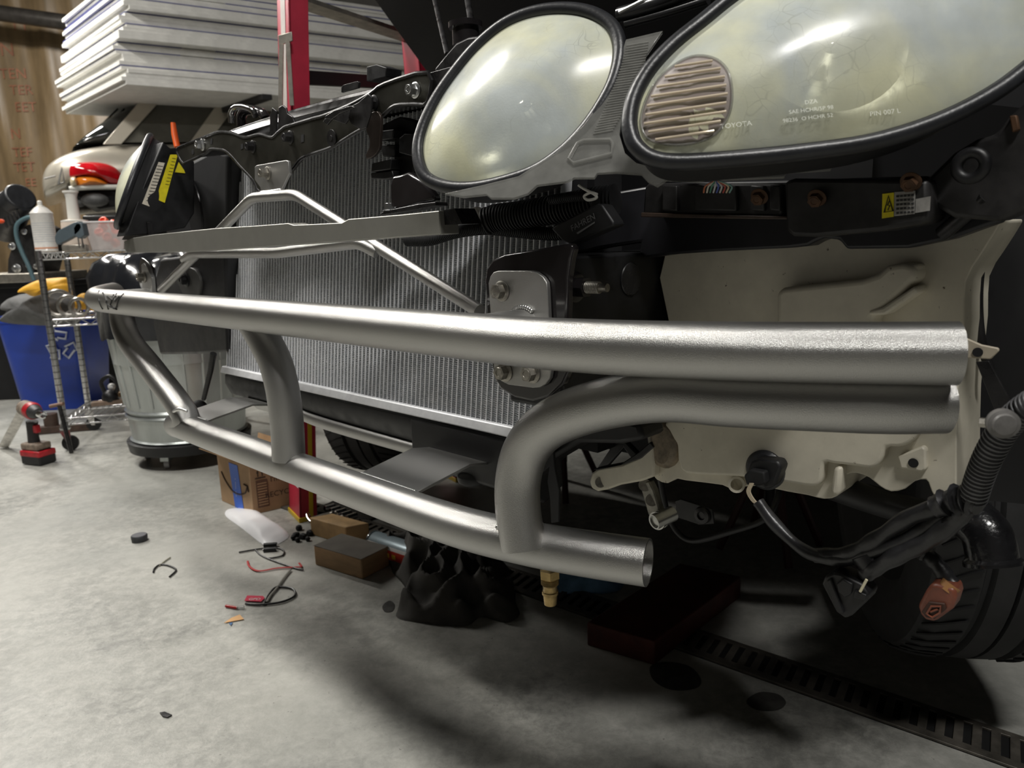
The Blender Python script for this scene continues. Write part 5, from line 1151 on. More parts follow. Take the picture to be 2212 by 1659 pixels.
for i, (a, b, r) in enumerate(((128, 655, 0.052), (150, 668, 0.04), (172, 668, 0.034))):
    c = py_(a, b, 3.15); c.z = ZM + 0.006 + r
    tag(obj('hose_clamp', G().tube([c + (e1 * math.cos(t_) + ZZ * math.sin(t_)) * r for t_ in [2 * math.pi * k / 28 for k in range(28)]], 0.008, 8, closed=True, flat=1.0), clm), ['large steel band ring standing on the cart middle shelf beside the post', 'steel band ring between two others on the cart middle shelf', 'small steel band ring on the cart middle shelf nearest the bumper'][i], 'clamp')
# items on the bottom shelf
c = base_c + e1 * 0.48 + e2 * 0.25; t = thing('exercise_weight', 'black rounded weight with a handle on the cart bottom shelf', 'weight', c + ZZ * (ZBt + .005))
c = py_(240, 872, 3.24); c.z = ZBt + 0.038
obj('weight_ball', G().ball(c, 0.034, 18), blk, t); obj('weight_handle', G().tube(catmull([c + V((-.02, 0, .02)), c + V((-.03, 0, .07)), c + V((0.01, 0, .095)), c + V((0.04, 0, .06)), c + V((0.03, 0, .02))], 6), 0.009, 10), blk, t)
c = py_(241, 835, 3.27); tag(obj('light_bulb', G().ball(V((c.x, c.y, 0.215)), 0.016, 16).tube([V((c.x, c.y, 0.185)), V((c.x, c.y, 0.14))], 0.012, 12), M('white_glass', (0.8, 0.8, 0.78), 0.2)), 'small white bulb standing on the cart bottom shelf', 'bulb')
for i, (z, m_) in enumerate(((0.152, M('old_wood', (0.20, 0.14, 0.10), 0.7, var=0.3, vs=12, stretch=(1, 6, 1))), (0.175, wood))):
    q0 = base_c + e1 * (0.06 + 0.05 * i) + e2 * (0.2 + 0.06 * i) + ZZ * z; q1 = base_c + e1 * 0.56 + e2 * (0.26 + 0.04 * i) + ZZ * z
    tag(obj('wood_strip', G().box((q0 + q1) / 2, (q1 - q0) / 2, e2 * 0.02, ZZ * 0.009), m_, bevel=0.001), ['flat weathered wood strip on the cart bottom shelf', 'upper thin wood strip on the cart bottom shelf'][i], 'wood')
# T-handle tool beside the cart leg
h0, h1 = py_(108, 878, 2.95), py_(137, 872, 2.95)
t = thing('t_handle_tool', 'dark T-handle tool with a wooden grip leaning beside the cart leg', 'tool', pz(133, 925))
obj('grip', G().tube([h0, h1], 0.0075, 12), M('grip_wood', (0.22, 0.13, 0.09), 0.5), t); obj('shaft', G().tube([(h0 + h1) / 2 + V((0.01, 0, 0)), V(((h0 + h1) / 2 + V((0.03, 0, 0))).xy.to_tuple() + (0.003,))], 0.0085, 12), blks, t)
# ---- blue recycling bin
bx = V((0.995, 0.10, 0)).normalized(); by = V((-0.10, 0.995, 0))
B1 = pz(182, 872); B0 = pz(30, 905); bc0 = (B0 + B1) / 2
br = thing('recycling_bin', 'large blue plastic recycling bin with white arrows logo', 'bin', bc0 + by * 0.2)
blu = M('blue_plastic', (0.012, 0.055, 0.42), 0.35, var=0.12, vs=4, coat=0.1)
c0_ = bc0 + by * 0.17 + bx * 0.01
def ringr(c, hx, hy, z, r=0.05, k=6):
    out = []
    for (sx, sy, a0) in ((1, -1, -90), (1, 1, 0), (-1, 1, 90), (-1, -1, 180)):
        for i in range(k + 1):
            a = math.radians(a0 + 90 * i / k); out.append(c + bx * (sx * (hx - r) + math.cos(a) * r) + by * (sy * (hy - r) + math.sin(a) * r) + ZZ * z)
    return out
def rings(rs):
    vs = []; fs = []; m = len(rs[0])
    for r in rs: vs += r
    for i in range(len(rs) - 1):
        for k in range(m): a = i * m + k; b = i * m + (k + 1) % m; fs.append((a, b, b + m, a + m))
    fs.append(tuple(reversed(range(m)))); fs.append(tuple(range((len(rs) - 1) * m, len(rs) * m)))
    return G().add(vs, fs)
HB = 0.50
obj('bin_body', rings([ringr(c0_, 0.165, 0.15, 0), ringr(c0_, 0.17, 0.155, 0.01), ringr(c0_, 0.213, 0.19, HB - 0.03), ringr(c0_, 0.226, 0.20, HB - 0.028), ringr(c0_, 0.228, 0.202, HB), ringr(c0_, 0.218, 0.192, HB), ringr(c0_, 0.20, 0.18, HB - 0.06), ringr(c0_, 0.165, 0.15, 0.10)]), blu, br, ang=30)
gl = G()
lc = c0_ + bx * 0.10 - by * 0.192 + ZZ * 0.345; tiltv = (by * -0.08 + ZZ).normalized()
wl = M('white_logo', (0.72, 0.76, 0.85), 0.45)
for k in range(3):
    a = math.radians(90 + 120 * k); cc_ = lc + bx * math.cos(a) * 0.042 + tiltv * math.sin(a) * 0.052; d = bx * -math.sin(a) + tiltv * math.cos(a); n_ = bx * math.cos(a) + tiltv * math.sin(a)
    pts_ = [cc_ + d * p * 1.35 + n_ * q_ * 1.35 for p, q_ in ((-0.030, 0.010), (0.010, 0.018), (0.012, 0.028), (0.036, 0.004), (0.006, -0.018), (0.006, -0.008), (-0.022, -0.014))]
    obj('logo_arrow', G().tube(pts_, 0.0055, 6, closed=True), wl, br)
# ---- galvanised trash can on a dolly, with black bag
tc_ = pz(395, 1000); tc_ = V((tc_.x, tc_.y, 0)) + V((0.0, 0.10, 0))
galv = M('galvanised_steel', (0.50, 0.53, 0.52), 0.36, 0.75, var=0.22, vs=7, stretch=(1, 1, 0.35), rvar=0.1)
t = thing('trash_can', 'galvanised steel trash can behind the bumper, ribbed and scuffed', 'trash can', tc_ + ZZ * 0.10)
z0 = 0.10; prof = [(0, 0.205), (0.004, 0.215), (0.010, 0.207), (0.09, 0.214), (0.098, 0.222), (0.108, 0.214), (0.118, 0.222), (0.126, 0.215), (0.55, 0.258), (0.558, 0.266), (0.57, 0.266), (0.575, 0.256), (0.57, 0.250), (0.3, 0.238)]
obj('can_wall', G().lathe(tc_ + ZZ * z0, ZZ, prof, 64), galv, t, ang=25)
g = G()
for k in range(22):
    a = 2 * math.pi * k / 22; d = V((math.cos(a), math.sin(a), 0)); g.tube([tc_ + ZZ * (z0 + 0.14) + d * 0.2165, tc_ + ZZ * (z0 + 0.54) + d * 0.257], 0.0055, 8)
obj('can_rib', g, galv, t); bpy.context.view_layer.objects.active = None
dl = thing('trash_can_dolly', 'black round dolly on casters under the galvanised can', 'dolly', tc_)
obj('dolly_ring', G().lathe(tc_ + ZZ * 0.055, ZZ, [(0, 0.19), (0.002, 0.222), (0.040, 0.228), (0.043, 0.222), (0.043, 0.19)], 48), blk, dl)
for k in range(5):
    a = 2 * math.pi * k / 5 + 4.55; p = tc_ + V((math.cos(a), math.sin(a), 0)) * 0.17
    w_ = obj('caster', G().lathe(p + ZZ * 0.024 - V((0.01, 0, 0)), V((1, 0.3, 0)), [(0, 0.01), (0.001, 0.023), (0.018, 0.023), (0.019, 0.01)], 24), M('grey_wheel', (0.3, 0.3, 0.3), 0.5), dl)
    obj('caster_fork', G().box(p + ZZ * 0.044, V((0.016, 0, 0)), V((0, 0.02, 0)), ZZ * 0.012), galv, w_, bevel=0.002)
bagm = M('black_bin_bag', (0.014, 0.015, 0.018), 0.16, bump=0.9, bs=16, coat=0.4, var=0.3, vs=12)
g = G(); vs = []; fs = []; nb = 72; hs = [(0.50, 0.262), (0.60, 0.268), (0.66, 0.275), (0.71, 0.268), (0.76, 0.245), (0.79, 0.20), (0.80, 0.10), (0.80, 0.01)]
for i, (z, r) in enumerate(hs):
    for k in range(nb):
        a = 2 * math.pi * k / nb; wv = noise.noise(V((math.cos(a) * 3.2, math.sin(a) * 3.2, z * 7))) * 0.035 + noise.noise(V((math.cos(a) * 9, math.sin(a) * 9, z * 14))) * 0.014
        rr_ = r + (wv if i > 0 else abs(wv) * 0.5); vs.append(tc_ + V((math.cos(a) * rr_, math.sin(a) * rr_, z + z0 * 0.0 + wv * 0.6)))
for i in range(len(hs) - 1):
    for k in range(nb): a = i * nb + k; b = i * nb + (k + 1) % nb; fs.append((a, b, b + nb, a + nb))
fs.append(tuple(range((len(hs) - 1) * nb, len(hs) * nb)))
tag(obj('bin_bag', g.add(vs, fs), bagm, ang=80), 'glossy black plastic bag lining and bulging from the galvanised can', 'bag')
# ---- fan and machine
fcn = py_(160, 765, 4.75)
t = thing('floor_fan', 'black round floor fan standing behind the cart and blue bin', 'fan', V((fcn.x, fcn.y, 0)))
fcn.z = 0.235; fa_ = V((0.75, -0.65, 0)).normalized(); fx_ = V((0.65, 0.75, 0))
obj('fan_shroud', G().tube([fcn + (fx_ * math.cos(a) + ZZ * math.sin(a)) * 0.20 for a in [2 * math.pi * k / 40 for k in range(40)]], 0.022, 12, closed=True), blk, t)
g = G()
for r in (0.04, 0.07, 0.10, 0.13, 0.16, 0.185): g.tube([fcn + fa_ * 0.03 * (1 - r / 0.3) + (fx_ * math.cos(a) + ZZ * math.sin(a)) * r for a in [2 * math.pi * k / 32 for k in range(32)]], 0.002, 5, closed=True)
for k in range(12): a = math.pi * 2 * k / 12; g.tube([fcn + fa_ * 0.03, fcn + (fx_ * math.cos(a) + ZZ * math.sin(a)) * 0.26], 0.002, 5)
obj('fan_grille', g, hb, t); obj('fan_motor', G().lathe(fcn - fa_ * 0.1, fa_, [(0, 0.05), (0.01, 0.07), (0.12, 0.07), (0.13, 0.04)]), blk, t)
obj('fan_foot', G().tube([fcn - fx_ * 0.25 + fa_ * 0.1 - ZZ * 0.285, fcn - fx_ * 0.27, ]).tube([fcn + fx_ * 0.25 + fa_ * 0.1 - ZZ * 0.285, fcn + fx_ * 0.27], 0.012, 8) if False else G().box(fcn - ZZ * 0.225, fx_ * 0.2, fa_ * 0.12, ZZ * 0.01), blk, t)
mc_ = py_(30, 610, 4.0)
cbt = thing('black_cabinet', 'low black cabinet against the wall under the motor unit', 'cabinet', V((mc_.x - 0.1, mc_.y + 0.2, 0)))
topz = py_(30, 612, 4.0).z
obj('cabinet_body', G().abox(mc_.x - 0.75, mc_.x + 0.16, 4.16, 4.66, 0.0, topz - 0.03), blkm, cbt, bevel=0.004); obj('cabinet_top', G().abox(mc_.x - 0.77, mc_.x + 0.18, 4.10, 4.68, topz - 0.03, topz), blk, cbt, bevel=0.003)
mt = thing('motor_unit', 'black motor unit with grey-blue hose on the low black cabinet at far left', 'machine', V((mc_.x, 4.25, topz)))
Q = lambda a, b, y=4.1: py_(a, b, y)
obj('motor_drum', G().tube([Q(10, 500, 4.25), Q(34, 436, 4.15)], 0.085, 32), blk, mt, bevel=0.004); obj('motor_cap', G().tube([Q(32, 442, 4.14), Q(46, 424, 4.10)], 0.078, 32), rubber, mt, bevel=0.01)
obj('motor_body', G().prism([Q(a, b, 4.15) for a, b in [(34, 500), (60, 484), (76, 492), (80, 560), (70, 600), (66, 609), (14, 609), (16, 560)]], V((0, 0.25, 0))), dusty, mt, bevel=0.01)
obj('motor_base', G().abox(mc_.x - 0.35, mc_.x + 0.12, 4.05, 4.5, topz, topz + 0.05), hb, mt, bevel=0.005)
obj('motor_hose', G().tube(catmull([Q(86, 470, 4.05), Q(60, 470, 4.05), Q(38, 484, 4.05), Q(36, 510, 4.05), Q(48, 545, 4.05), Q(62, 575, 4.05), Q(74, 606, 4.05)], 6), 0.011, 12), M('blue_grey_hose', (0.10, 0.17, 0.19), 0.35), mt)
for a, b, r in ((26, 532, .012), (52, 500, .01), (36, 580, .015), (60, 574, .008), (78, 575, .01)): obj('motor_bolt', G().hexbolt(Q(a, b, 4.14), V((0, -1, 0)), r * 1.2), zinc, mt)
for k in range(5): obj('cooling_slot', G().tube([Q(8 + k * 7, 470 - k * 4, 4.06), Q(16 + k * 7, 492 - k * 4, 4.06)], 0.006, 6), blkm, mt)
obj('motor_mark', G().ball(Q(2, 478, 4.05), 0.02, 10, (1, .2, .6)), M('red_mark', (0.7, 0.08, 0.02), 0.4), mt)
# ---- impact driver on the floor
dc = pz(86, 1008); dsc = dc.y / 2.7
t = thing('impact_driver', 'red and black cordless impact driver standing on its battery, socket fitted', 'power drill', dc + V((0, 0.05, 0)))
D_ = lambda a, b, y=0.0: py_(a, b, dc.y + 0.05 + y)
dx = V((0.93, -0.36, 0)).normalized(); dy = V((0.36, 0.93, 0))
rd = M('tool_red', (0.42, 0.012, 0.02), 0.4, var=0.3, vs=40); gb = M('dusty_tool_grey', (0.22, 0.17, 0.13), 0.6, var=0.5, vs=40)
bc_2 = D_(84, 990); bc_2.z = 0.03
obj('battery', G().box(bc_2, dx * 0.052, dy * 0.036, ZZ * 0.028), blk, t, bevel=0.006); obj('battery_clip', G().box(bc_2 + ZZ * 0.016 + dx * 0.0, dx * 0.0535, dy * 0.0375, ZZ * 0.012), rd, t, bevel=0.005)
obj('tool_foot', G().box(bc_2 + ZZ * 0.042 - dx * 0.005, dx * 0.046, dy * 0.032, ZZ * 0.014), gb, t, bevel=0.007)
hd = D_(68, 905)
obj('grip', G().tube([bc_2 + ZZ * 0.045 - dx * 0.012, bc_2 + ZZ * 0.10 - dx * 0.012, hd + dx * -0.0 - ZZ * 0.01], lambda t_: 0.022 - 0.003 * math.sin(t_ * 3), 16), M('tool_grip', (0.02, 0.018, 0.018), 0.6), t)
obj('trigger', G().box(hd - ZZ * 0.038 + dx * 0.02, dx * 0.01, dy * 0.01, ZZ * 0.016), rd, t, bevel=0.003)
hx = (D_(103, 899, -0.10) - D_(52, 878, 0.03)).normalized(); hb0 = D_(56, 882)
obj('tool_head', G().lathe(hb0 - hx * 0.02, hx, [(0, 0.018), (0.008, 0.030), (0.05, 0.032), (0.075, 0.031)], 28), gb, t)
obj('head_band', G().lathe(hb0 + hx * 0.045, hx, [(0, 0.033), (0.014, 0.034), (0.03, 0.030), (0.031, 0.02)], 28), rd, t)
obj('nose_cone', G().lathe(hb0 + hx * 0.07, hx, [(0, 0.029), (0.012, 0.027), (0.04, 0.018), (0.041, 0.01)], 24), M('nose_rubber', (0.03, 0.03, 0.032), 0.5), t)
obj('socket', G().lathe(hb0 + hx * 0.108, hx, [(0, 0.009), (0.015, 0.010), (0.018, 0.014), (0.045, 0.0145), (0.046, 0.010), (0.03, 0.009)], 24), chrome, t)
# aluminium bar leaning
q0, q1 = pz(8, 968), py_(52, 886, dc.y + 0.12)
ax_ = (q1 - q0); tag(obj('flat_bar', G().box((q0 + q1) / 2 + ZZ * 0.004, ax_ / 2, V((0.016, 0.004, -0.004)), V((0.0, 0.006, 0.0))), M('scuffed_white_metal', (0.62, 0.60, 0.56), 0.4, 0.3, var=0.3, vs=50), bevel=0.001), 'scuffed pale flat bar leaning against the impact driver', 'bar')
q0 = pz(48, 962) + V((0, 0.22, 0)); tag(obj('rusty_stand', G().box(q0 + V((0.05, 0, 0.018)), V((0.13, 0.03, 0)), V((0, 0.02, 0)), V((0, 0, 0.016))).tube([q0 + ZZ * .03, q0 + ZZ * 0.09], 0.03, 14), M('rusty_dark', (0.06, 0.035, 0.025), 0.6, var=0.4, vs=30), bevel=0.002), 'small rusty dark metal stand on the floor behind the impact driver', 'stand')
# ---- floor clutter
def fbox(a, b, c, h, z=0.0):
    A, B, Cc = pz(*a, z), pz(*b, z), pz(*c, z); return [A, B, Cc, A + (Cc - B)]
card = M('cardboard', (0.42, 0.27, 0.15), 0.75, var=0.12, vs=14)
A, B = pz(479, 1082), pz(548, 1112); Cc = pz(625, 1094); bh = 0.155
t = thing('cardboard_box', 'opened brown cardboard box with blue tape strip on the floor behind the bumper', 'box', B)
sd1 = (B - A); sd2 = (Cc - B); dn_ = B + sd2 * 1.15; quad = [A, B, dn_, A + (dn_ - B)]
obj('box_body', G().prism(quad, ZZ * bh), card, t, bevel=0.002)
nl_ = -sd1.cross(ZZ).normalized(); 
nA = sd1.cross(ZZ).normalized()
if nA.dot(CAM - A) < 0: nA = -nA
nB = sd2.cross(ZZ).normalized()
if nB.dot(CAM - B) < 0: nB = -nB
def face(P, S, a0, a1, z0_, z1_, n_, name, mat, lab=None, sh=0.0, off=0.001):
    g = G(); pts_ = [P + S * a0 + ZZ * z0_, P + S * a1 + ZZ * z0_, P + S * (a1 + sh) + ZZ * z1_, P + S * (a0 + sh) + ZZ * z1_]; g.prism([x + n_ * off for x in pts_], n_ * 0.0006); return obj(name, g, mat, t, label=lab)
bl_t = M('blue_tape', (0.03, 0.13, 0.62), 0.4); bi = M('brown_print', (0.05, 0.03, 0.02), 0.7)
face(A, sd1, 0.45, 0.72, 0.0, bh - 0.01, nA, 'blue_tape', bl_t, 'blue tape strip', -0.06)
text('tape_print', '- ---- ---', A + sd1 * 0.56 + ZZ * bh * 0.45 + nA * 0.003, ZZ * -1 - sd1.normalized() * 0.1, sd1, 0.02, MATS['white_paper'], t, thick=0)
obj('smile_mark', G().tube(catmull([A + sd1 * a_ + ZZ * z_ + nA * 0.002 for a_, z_ in ((0.12, 0.105), (0.22, 0.08), (0.40, 0.055), (0.62, 0.05), (0.82, 0.062), (0.9, 0.085))], 6), 0.0022, 6), bi, t)
obj('smile_mark', G().tube([A + sd1 * a_ + ZZ * z_ + nA * 0.002 for a_, z_ in ((0.80, 0.090), (0.92, 0.088), (0.93, 0.070))], 0.002, 6), bi, t)
face(B, sd2, 0.14, 0.46, 0.018, 0.105, nB, 'barcode_panel', M('brown_panel', (0.14, 0.075, 0.045), 0.7), None)
for i in range(9): face(B, sd2, 0.17, 0.43, 0.024 + i * 0.0085, 0.028 + i * 0.0085, nB, 'barcode_bar', card, None, 0, 0.0018)
face(B, sd2, 0.13, 0.42, 0.110, 0.114, nB, 'print_line', bi)
for a_ in (0.2, 0.32):
    face(B, sd2, a_, a_ + 0.03, 0.117, 0.128, nB, 'arrow_stem', bi)
    g = G(); P_ = B + nB * 0.001; g.prism([P_ + sd2 * (a_ - 0.02) + ZZ * 0.128, P_ + sd2 * (a_ + 0.05) + ZZ * 0.128, P_ + sd2 * (a_ + 0.015) + ZZ * 0.137], nB * 0.0006); obj('arrow_head', g, bi, t)
for s_, z_, a_ in (('What', 0.125, 0.72), ("I'm a", 0.10, 0.74), ('RECYCLE', 0.052, 0.80)): text('box_lettering', s_, B + sd2 * a_ + ZZ * z_ + nB * 0.0025, sd2, ZZ, 0.024, bi, t, thick=0)
g = G(); P_ = quad[3] + ZZ * bh; g.prism([quad[2] + ZZ * bh, P_, P_ + ZZ * 0.05 + sd2 * 0.1, quad[2] + ZZ * 0.05 + ZZ * bh + sd2 * 0.05], sd1.normalized() * -0.003); obj('box_flap', g, card, t)
g = G(); g.prism([A + ZZ * bh, B + ZZ * bh, B + ZZ * (bh + 0.03) - sd2.normalized() * 0.05, A + ZZ * (bh + 0.03) - sd2.normalized() * 0.05], ZZ * 0.003); obj('box_flap', g, card, t)
# white wrapped package
def pad(name, px, h, mat, label, cat, seed=0, steps=36, crumple=0.3, z0_=0.0, ridge=0):
    P = [pz(a, b, z0_) for a, b in smooth_px(px, 4)]
    x0, x1 = min(p.x for p in P), max(p.x for p in P); y0, y1 = min(p.y for p in P), max(p.y for p in P)
    c = sum(P, V()) / len(P); n = len(P); vs = []; fs = []; R_ = steps // 3
    def hgt(q, t_):
        base_ = (1 - t_ ** 3.5) * h
        nn = noise.noise(q * (14 if not ridge else ridge) + V((seed, seed, 0))); rg = 1 - abs(noise.noise(q * (ridge or 10) + V((seed * 2, 1, 4)))) * 2.2
        return z0_ + 0.0015 + base_ * (1 - crumple + crumple * (rg if ridge else (0.5 + nn)))
    for i in range(R_):
        t_ = 1 - i / R_
        for p in P:
            q = c + (p - c) * t_; vs.append(V((q.x, q.y, hgt(q, t_) if i else z0_ + 0.001)))
    vs.append(V((c.x, c.y, hgt(c, 0))))
    for i in range(R_ - 1):
        for k in range(n): a = i * n + k; b = i * n + (k + 1) % n; fs.append((a, b, b + n, a + n))
    for k in range(n): fs.append(((R_ - 1) * n + k, (R_ - 1) * n + (k + 1) % n, R_ * n))
    fs.append(tuple(reversed(range(n))))
    o = obj(name, G().add(vs, fs), mat, ang=120); tag(o, label, cat); return o
pad('white_package', [(487, 1106), (500, 1099), (535, 1100), (560, 1108), (590, 1128), (612, 1142), (624, 1156), (618, 1166), (596, 1178), (575, 1184), (560, 1172), (520, 1140), (490, 1118)], 0.022, M('white_wrap', (0.92, 0.92, 0.94), 0.35, bump=0.6, bs=30), 'white plastic-wrapped flat package lying in front of the cardboard box', 'package', 3, crumple=0.55, steps=60)
wd = M('cut_timber', (0.36, 0.225, 0.115), 0.7, var=0.25, vs=9, stretch=(1, 1, 5), spot=((0.10, 0.07, 0.045), 9, 0.62))
wdt = M('grimy_timber', (0.12, 0.105, 0.085), 0.75, var=0.3, vs=12)
def block(name, a, b, c, h, mat, label, cat, z=0.0, lift=0):
    q = fbox(a, b, c, h, z); o = obj(name, G().prism(q, ZZ * h), mat, bevel=0.003); tag(o, label, cat); return o, q
blk_h = 0.062
o, q = block('timber_block', (681, 1220), (783, 1252), (842, 1222), 0.052, wd, 'squared timber block with a grimy top, nearer of two on the floor', 'wood block')
top = G().prism([p + ZZ * 0.0521 for p in q], ZZ * 0.0008); tp = obj('block_top', top, wdt, o)
block('paper_packet', (672, 1155), (750, 1178), (800, 1168), 0.052, M('brown_paper', (0.47, 0.30, 0.14), 0.7, var=0.2, vs=24, bump=0.8, bs=30), 'crumpled brown paper packet lying behind the timber block', 'packet')
# spray can lying down
s0_, s1_ = pz(808, 1172, 0.033), pz(905, 1204, 0.033)
ad = (s1_ - s0_).normalized(); t = thing('spray_can', 'spray can with a red label lying on its side behind the black cloth', 'spray can', s0_ - ZZ * 0.033)
obj('can_body', G().lathe(s0_, ad, [(0, 0.028), (0.002, 0.0325), (0.005, 0.031), (0.16, 0.031), (0.165, 0.024)]), M('pale_blue_can', (0.45, 0.55, 0.60), 0.3, 0.3, var=0.15), t)
obj('can_rim', G().lathe(s0_ - ad * 0.002, ad, [(0, 0.0305), (0.002, 0.0338), (0.005, 0.0335)]), chrome, t)
vv = ad.cross(ZZ).normalized()
if vv.dot(CAM - s0_) < 0: vv = -vv
def canpatch(a0, a1, l0, l1, mat, nm, r=0.0316):
    g = G(); vs = []; fs = []
    for i in range(9):
        a = a0 + (a1 - a0) * i / 8
        for l in (l0, l1): vs.append(s0_ + ad * l + (vv * math.cos(a) + ZZ * math.sin(a)) * r)
    for i in range(8): fs.append((2 * i, 2 * i + 1, 2 * i + 3, 2 * i + 2))
    return obj(nm, g.add(vs, fs), mat, t)
canpatch(-0.55, 0.35, 0.02, 0.15, M('red_label', (0.60, 0.05, 0.03), 0.4), 'red_label'); canpatch(0.35, 0.62, 0.0, 0.155, MATS['white_paper'], 'white_band')
for k in range(4): canpatch(-0.3, 0.1, 0.035 + k * 0.022, 0.048 + k * 0.022, M('label_yellow_print', (0.8, 0.5, 0.05), 0.4), 'label_print', 0.0319)
# sockets tray and bars
for i in range(5):
    c = pz(712 + i * 12, 1096 + i * 5, 0.02); tag(obj('chrome_socket', G().lathe(c - V((0.012, 0.012, 0)), V((1, 0.9, 0)), [(0, 0.0085), (0.001, 0.0095), (0.032, 0.0095), (0.033, 0.006)], 18), chrome), 'chrome socket behind the lower bumper tube, ' + ['leftmost of the row', 'second from the left of the row', 'middle of the row', 'second from the right of the row', 'rightmost of the row'][i], 'socket', 'chrome sockets in a row')
g = G(); ctr_ = pz(738, 1112, 0.0); g.box(ctr_ + V((0.03, 0.03, 0.004)), V((0.10, -0.045, 0)), V((0.03, 0.05, 0)), ZZ * 0.004); tag(obj('socket_tray', g, blk, bevel=0.001), 'black tray under the row of chrome sockets', 'tray')
for i, (a, b, c, d) in enumerate(((672, 1122, 745, 1102), (690, 1130, 765, 1112))):
    tag(obj('extension_bar', G().tube([pz(a, b, 0.008), pz(c, d, 0.008)], 0.0075, 12), hb), ['steel extension bar nearer the ladder foot', 'steel extension bar nearer the brown packet'][i], 'bar')
tag(obj('open_wrench', G().tube(catmull([pz(664, 1108, 0.03), pz(668, 1120, 0.02), pz(684, 1134, 0.01)], 5), lambda t_: 0.006 + 0.004 * t_, 10, flat=0.5), chrome), 'small curved chrome wrench end leaning by the ladder foot', 'wrench')
g = G(); rnd2 = random.Random(3)
for k in range(12):
    c = pz(632 + rnd2.uniform(0, 46), 1140 + rnd2.uniform(0, 26), 0.006); g.ball(c, rnd2.uniform(0.005, 0.011), 8)
cb2 = obj('dirt_clumps', g, blkm); tag(cb2, 'scattered dark grit clumps between the ladder foot and the brown packet', 'debris', kind='stuff')
# cloths
cl = M('black_cotton', (0.085, 0.080, 0.073), 0.9, var=0.3, vs=16)
pad('black_cloth', [(796, 1178), (830, 1182), (880, 1172), (940, 1182), (1010, 1196), (1080, 1214), (1110, 1250), (1114, 1300), (1122, 1330), (1090, 1345), (1040, 1334), (1010, 1352), (960, 1352), (900, 1345), (858, 1335), (862, 1315), (885, 1290), (870, 1262), (850, 1240), (842, 1222), (815, 1200)], 0.10, cl, 'crumpled black cloth heaped on the floor under the lower bumper tube', 'cloth', 5, 150, 0.80, ridge=15)
pad('blue_cloth', [(1196, 1240), (1240, 1232), (1300, 1236), (1345, 1250), (1340, 1275), (1300, 1284), (1260, 1282), (1215, 1284), (1196, 1268)], 0.04, M('blue_rag', (0.20, 0.38, 0.60), 0.85, var=0.3, vs=20), 'crumpled blue rag on the floor behind the bumper tube end', 'cloth', 8, 48, 0.5, ridge=16)
# dark red block near the drain
block('red_timber', (1268, 1394), (1413, 1438), (1600, 1290), 0.050, M('dark_red_paint', (0.085, 0.016, 0.010), 0.55, var=0.4, vs=16), 'dark red painted timber lying near the floor drain', 'timber')
# oil
oil = M('oil_stain', (0.075, 0.073, 0.068), 0.4, var=0.4, vs=40)
for px_, lab in (([(1405, 1440), (1440, 1430), (1490, 1440), (1515, 1470), (1500, 1488), (1450, 1490), (1412, 1470)], 'black oil stain on the concrete beside the dark red timber'), ([(1612, 1515), (1640, 1496), (1680, 1500), (1698, 1518), (1680, 1534), (1636, 1534)], 'oval black oil stain on the concrete beside the floor drain'), ([(826, 1310), (840, 1298), (852, 1305), (848, 1320), (832, 1322)], 'small dark smudge on the concrete left of the black cloth')):
    tag(obj('oil_stain', G().prism([pz(a, b, 0.0004) for a, b in smooth_px(px_, 4)], ZZ * 0.0006), oil), lab, 'stain')
# small litter
c = pz(302, 1168); t = thing('rubber_puck', 'small black round rubber disc alone on the lit floor', 'disc', c)
obj('puck_body', G().lathe(c, ZZ, [(0, 0.019), (0.001, 0.021), (0.006, 0.0205), (0.008, 0.0215), (0.016, 0.0215), (0.018, 0.020)]), M('worn_rubber', (0.04, 0.042, 0.045), 0.6, var=0.3, vs=60), t); obj('puck_face', G().lathe(c + ZZ * 0.018, ZZ, [(0, 0.019), (0.0006, 0.0185)]), M('grey_face', (0.10, 0.10, 0.11), 0.6), t)
def cable(px, r, mat, name, label, cat, z=None, flat=1.0, k=8):
    o = obj(name, G().tube(catmull([pz(a, b, (z or r) + 0.001) for a, b in px], k), r, 8, flat=flat), mat); tag(o, label, cat); return o
bt2 = M('cable_tie_black', (0.012, 0.012, 0.012), 0.4)
cable([(331, 1236), (334, 1228), (345, 1220), (362, 1221), (378, 1228), (379, 1234), (366, 1246)], 0.0022, bt2, 'cable_tie', 'bent black cable tie alone on the floor right of the rubber disc', 'cable tie')
cable([(344, 1222), (356, 1212), (368, 1204)], 0.0018, M('pale_tie', (0.30, 0.29, 0.22), 0.5), 'cable_tie_end', 'short pale cable tie tail pointing up from the bent black tie', 'cable tie')
cable([(516, 1193), (545, 1188), (575, 1184), (600, 1184), (613, 1190), (610, 1200), (590, 1205), (578, 1206)], 0.0022, bt2, 'cable_tie', 'looped black cable tie under the pen battery by the white package', 'cable tie')
cable([(552, 1188), (562, 1198), (580, 1207), (610, 1218), (640, 1228), (655, 1231)], 0.0022, bt2, 'cable_tie', 'long black cable tie running down to the red strap', 'cable tie')
cable([(535, 1212), (538, 1222), (550, 1231), (566, 1233), (600, 1227), (640, 1225), (651, 1224), (646, 1216)], 0.0028, M('red_strap', (0.45, 0.03, 0.03), 0.5), 'red_strap', 'thin red plastic strap bent like a bow on the floor', 'strap', flat=0.5)
cable([(628, 1230), (612, 1250), (598, 1270), (585, 1285), (576, 1300)], 0.0034, M('grey_tie', (0.17, 0.165, 0.14), 0.5), 'cable_tie', 'wide grey cable tie between the red strap and the black loop', 'cable tie', flat=0.4)
cable([(530, 1304), (560, 1306), (600, 1302), (626, 1294), (638, 1284), (632, 1272), (612, 1268), (594, 1270), (580, 1286), (573, 1300), (570, 1306)], 0.0026, bt2, 'cable_tie', 'black cable tie closed in a big loop beside the red tag', 'cable tie')
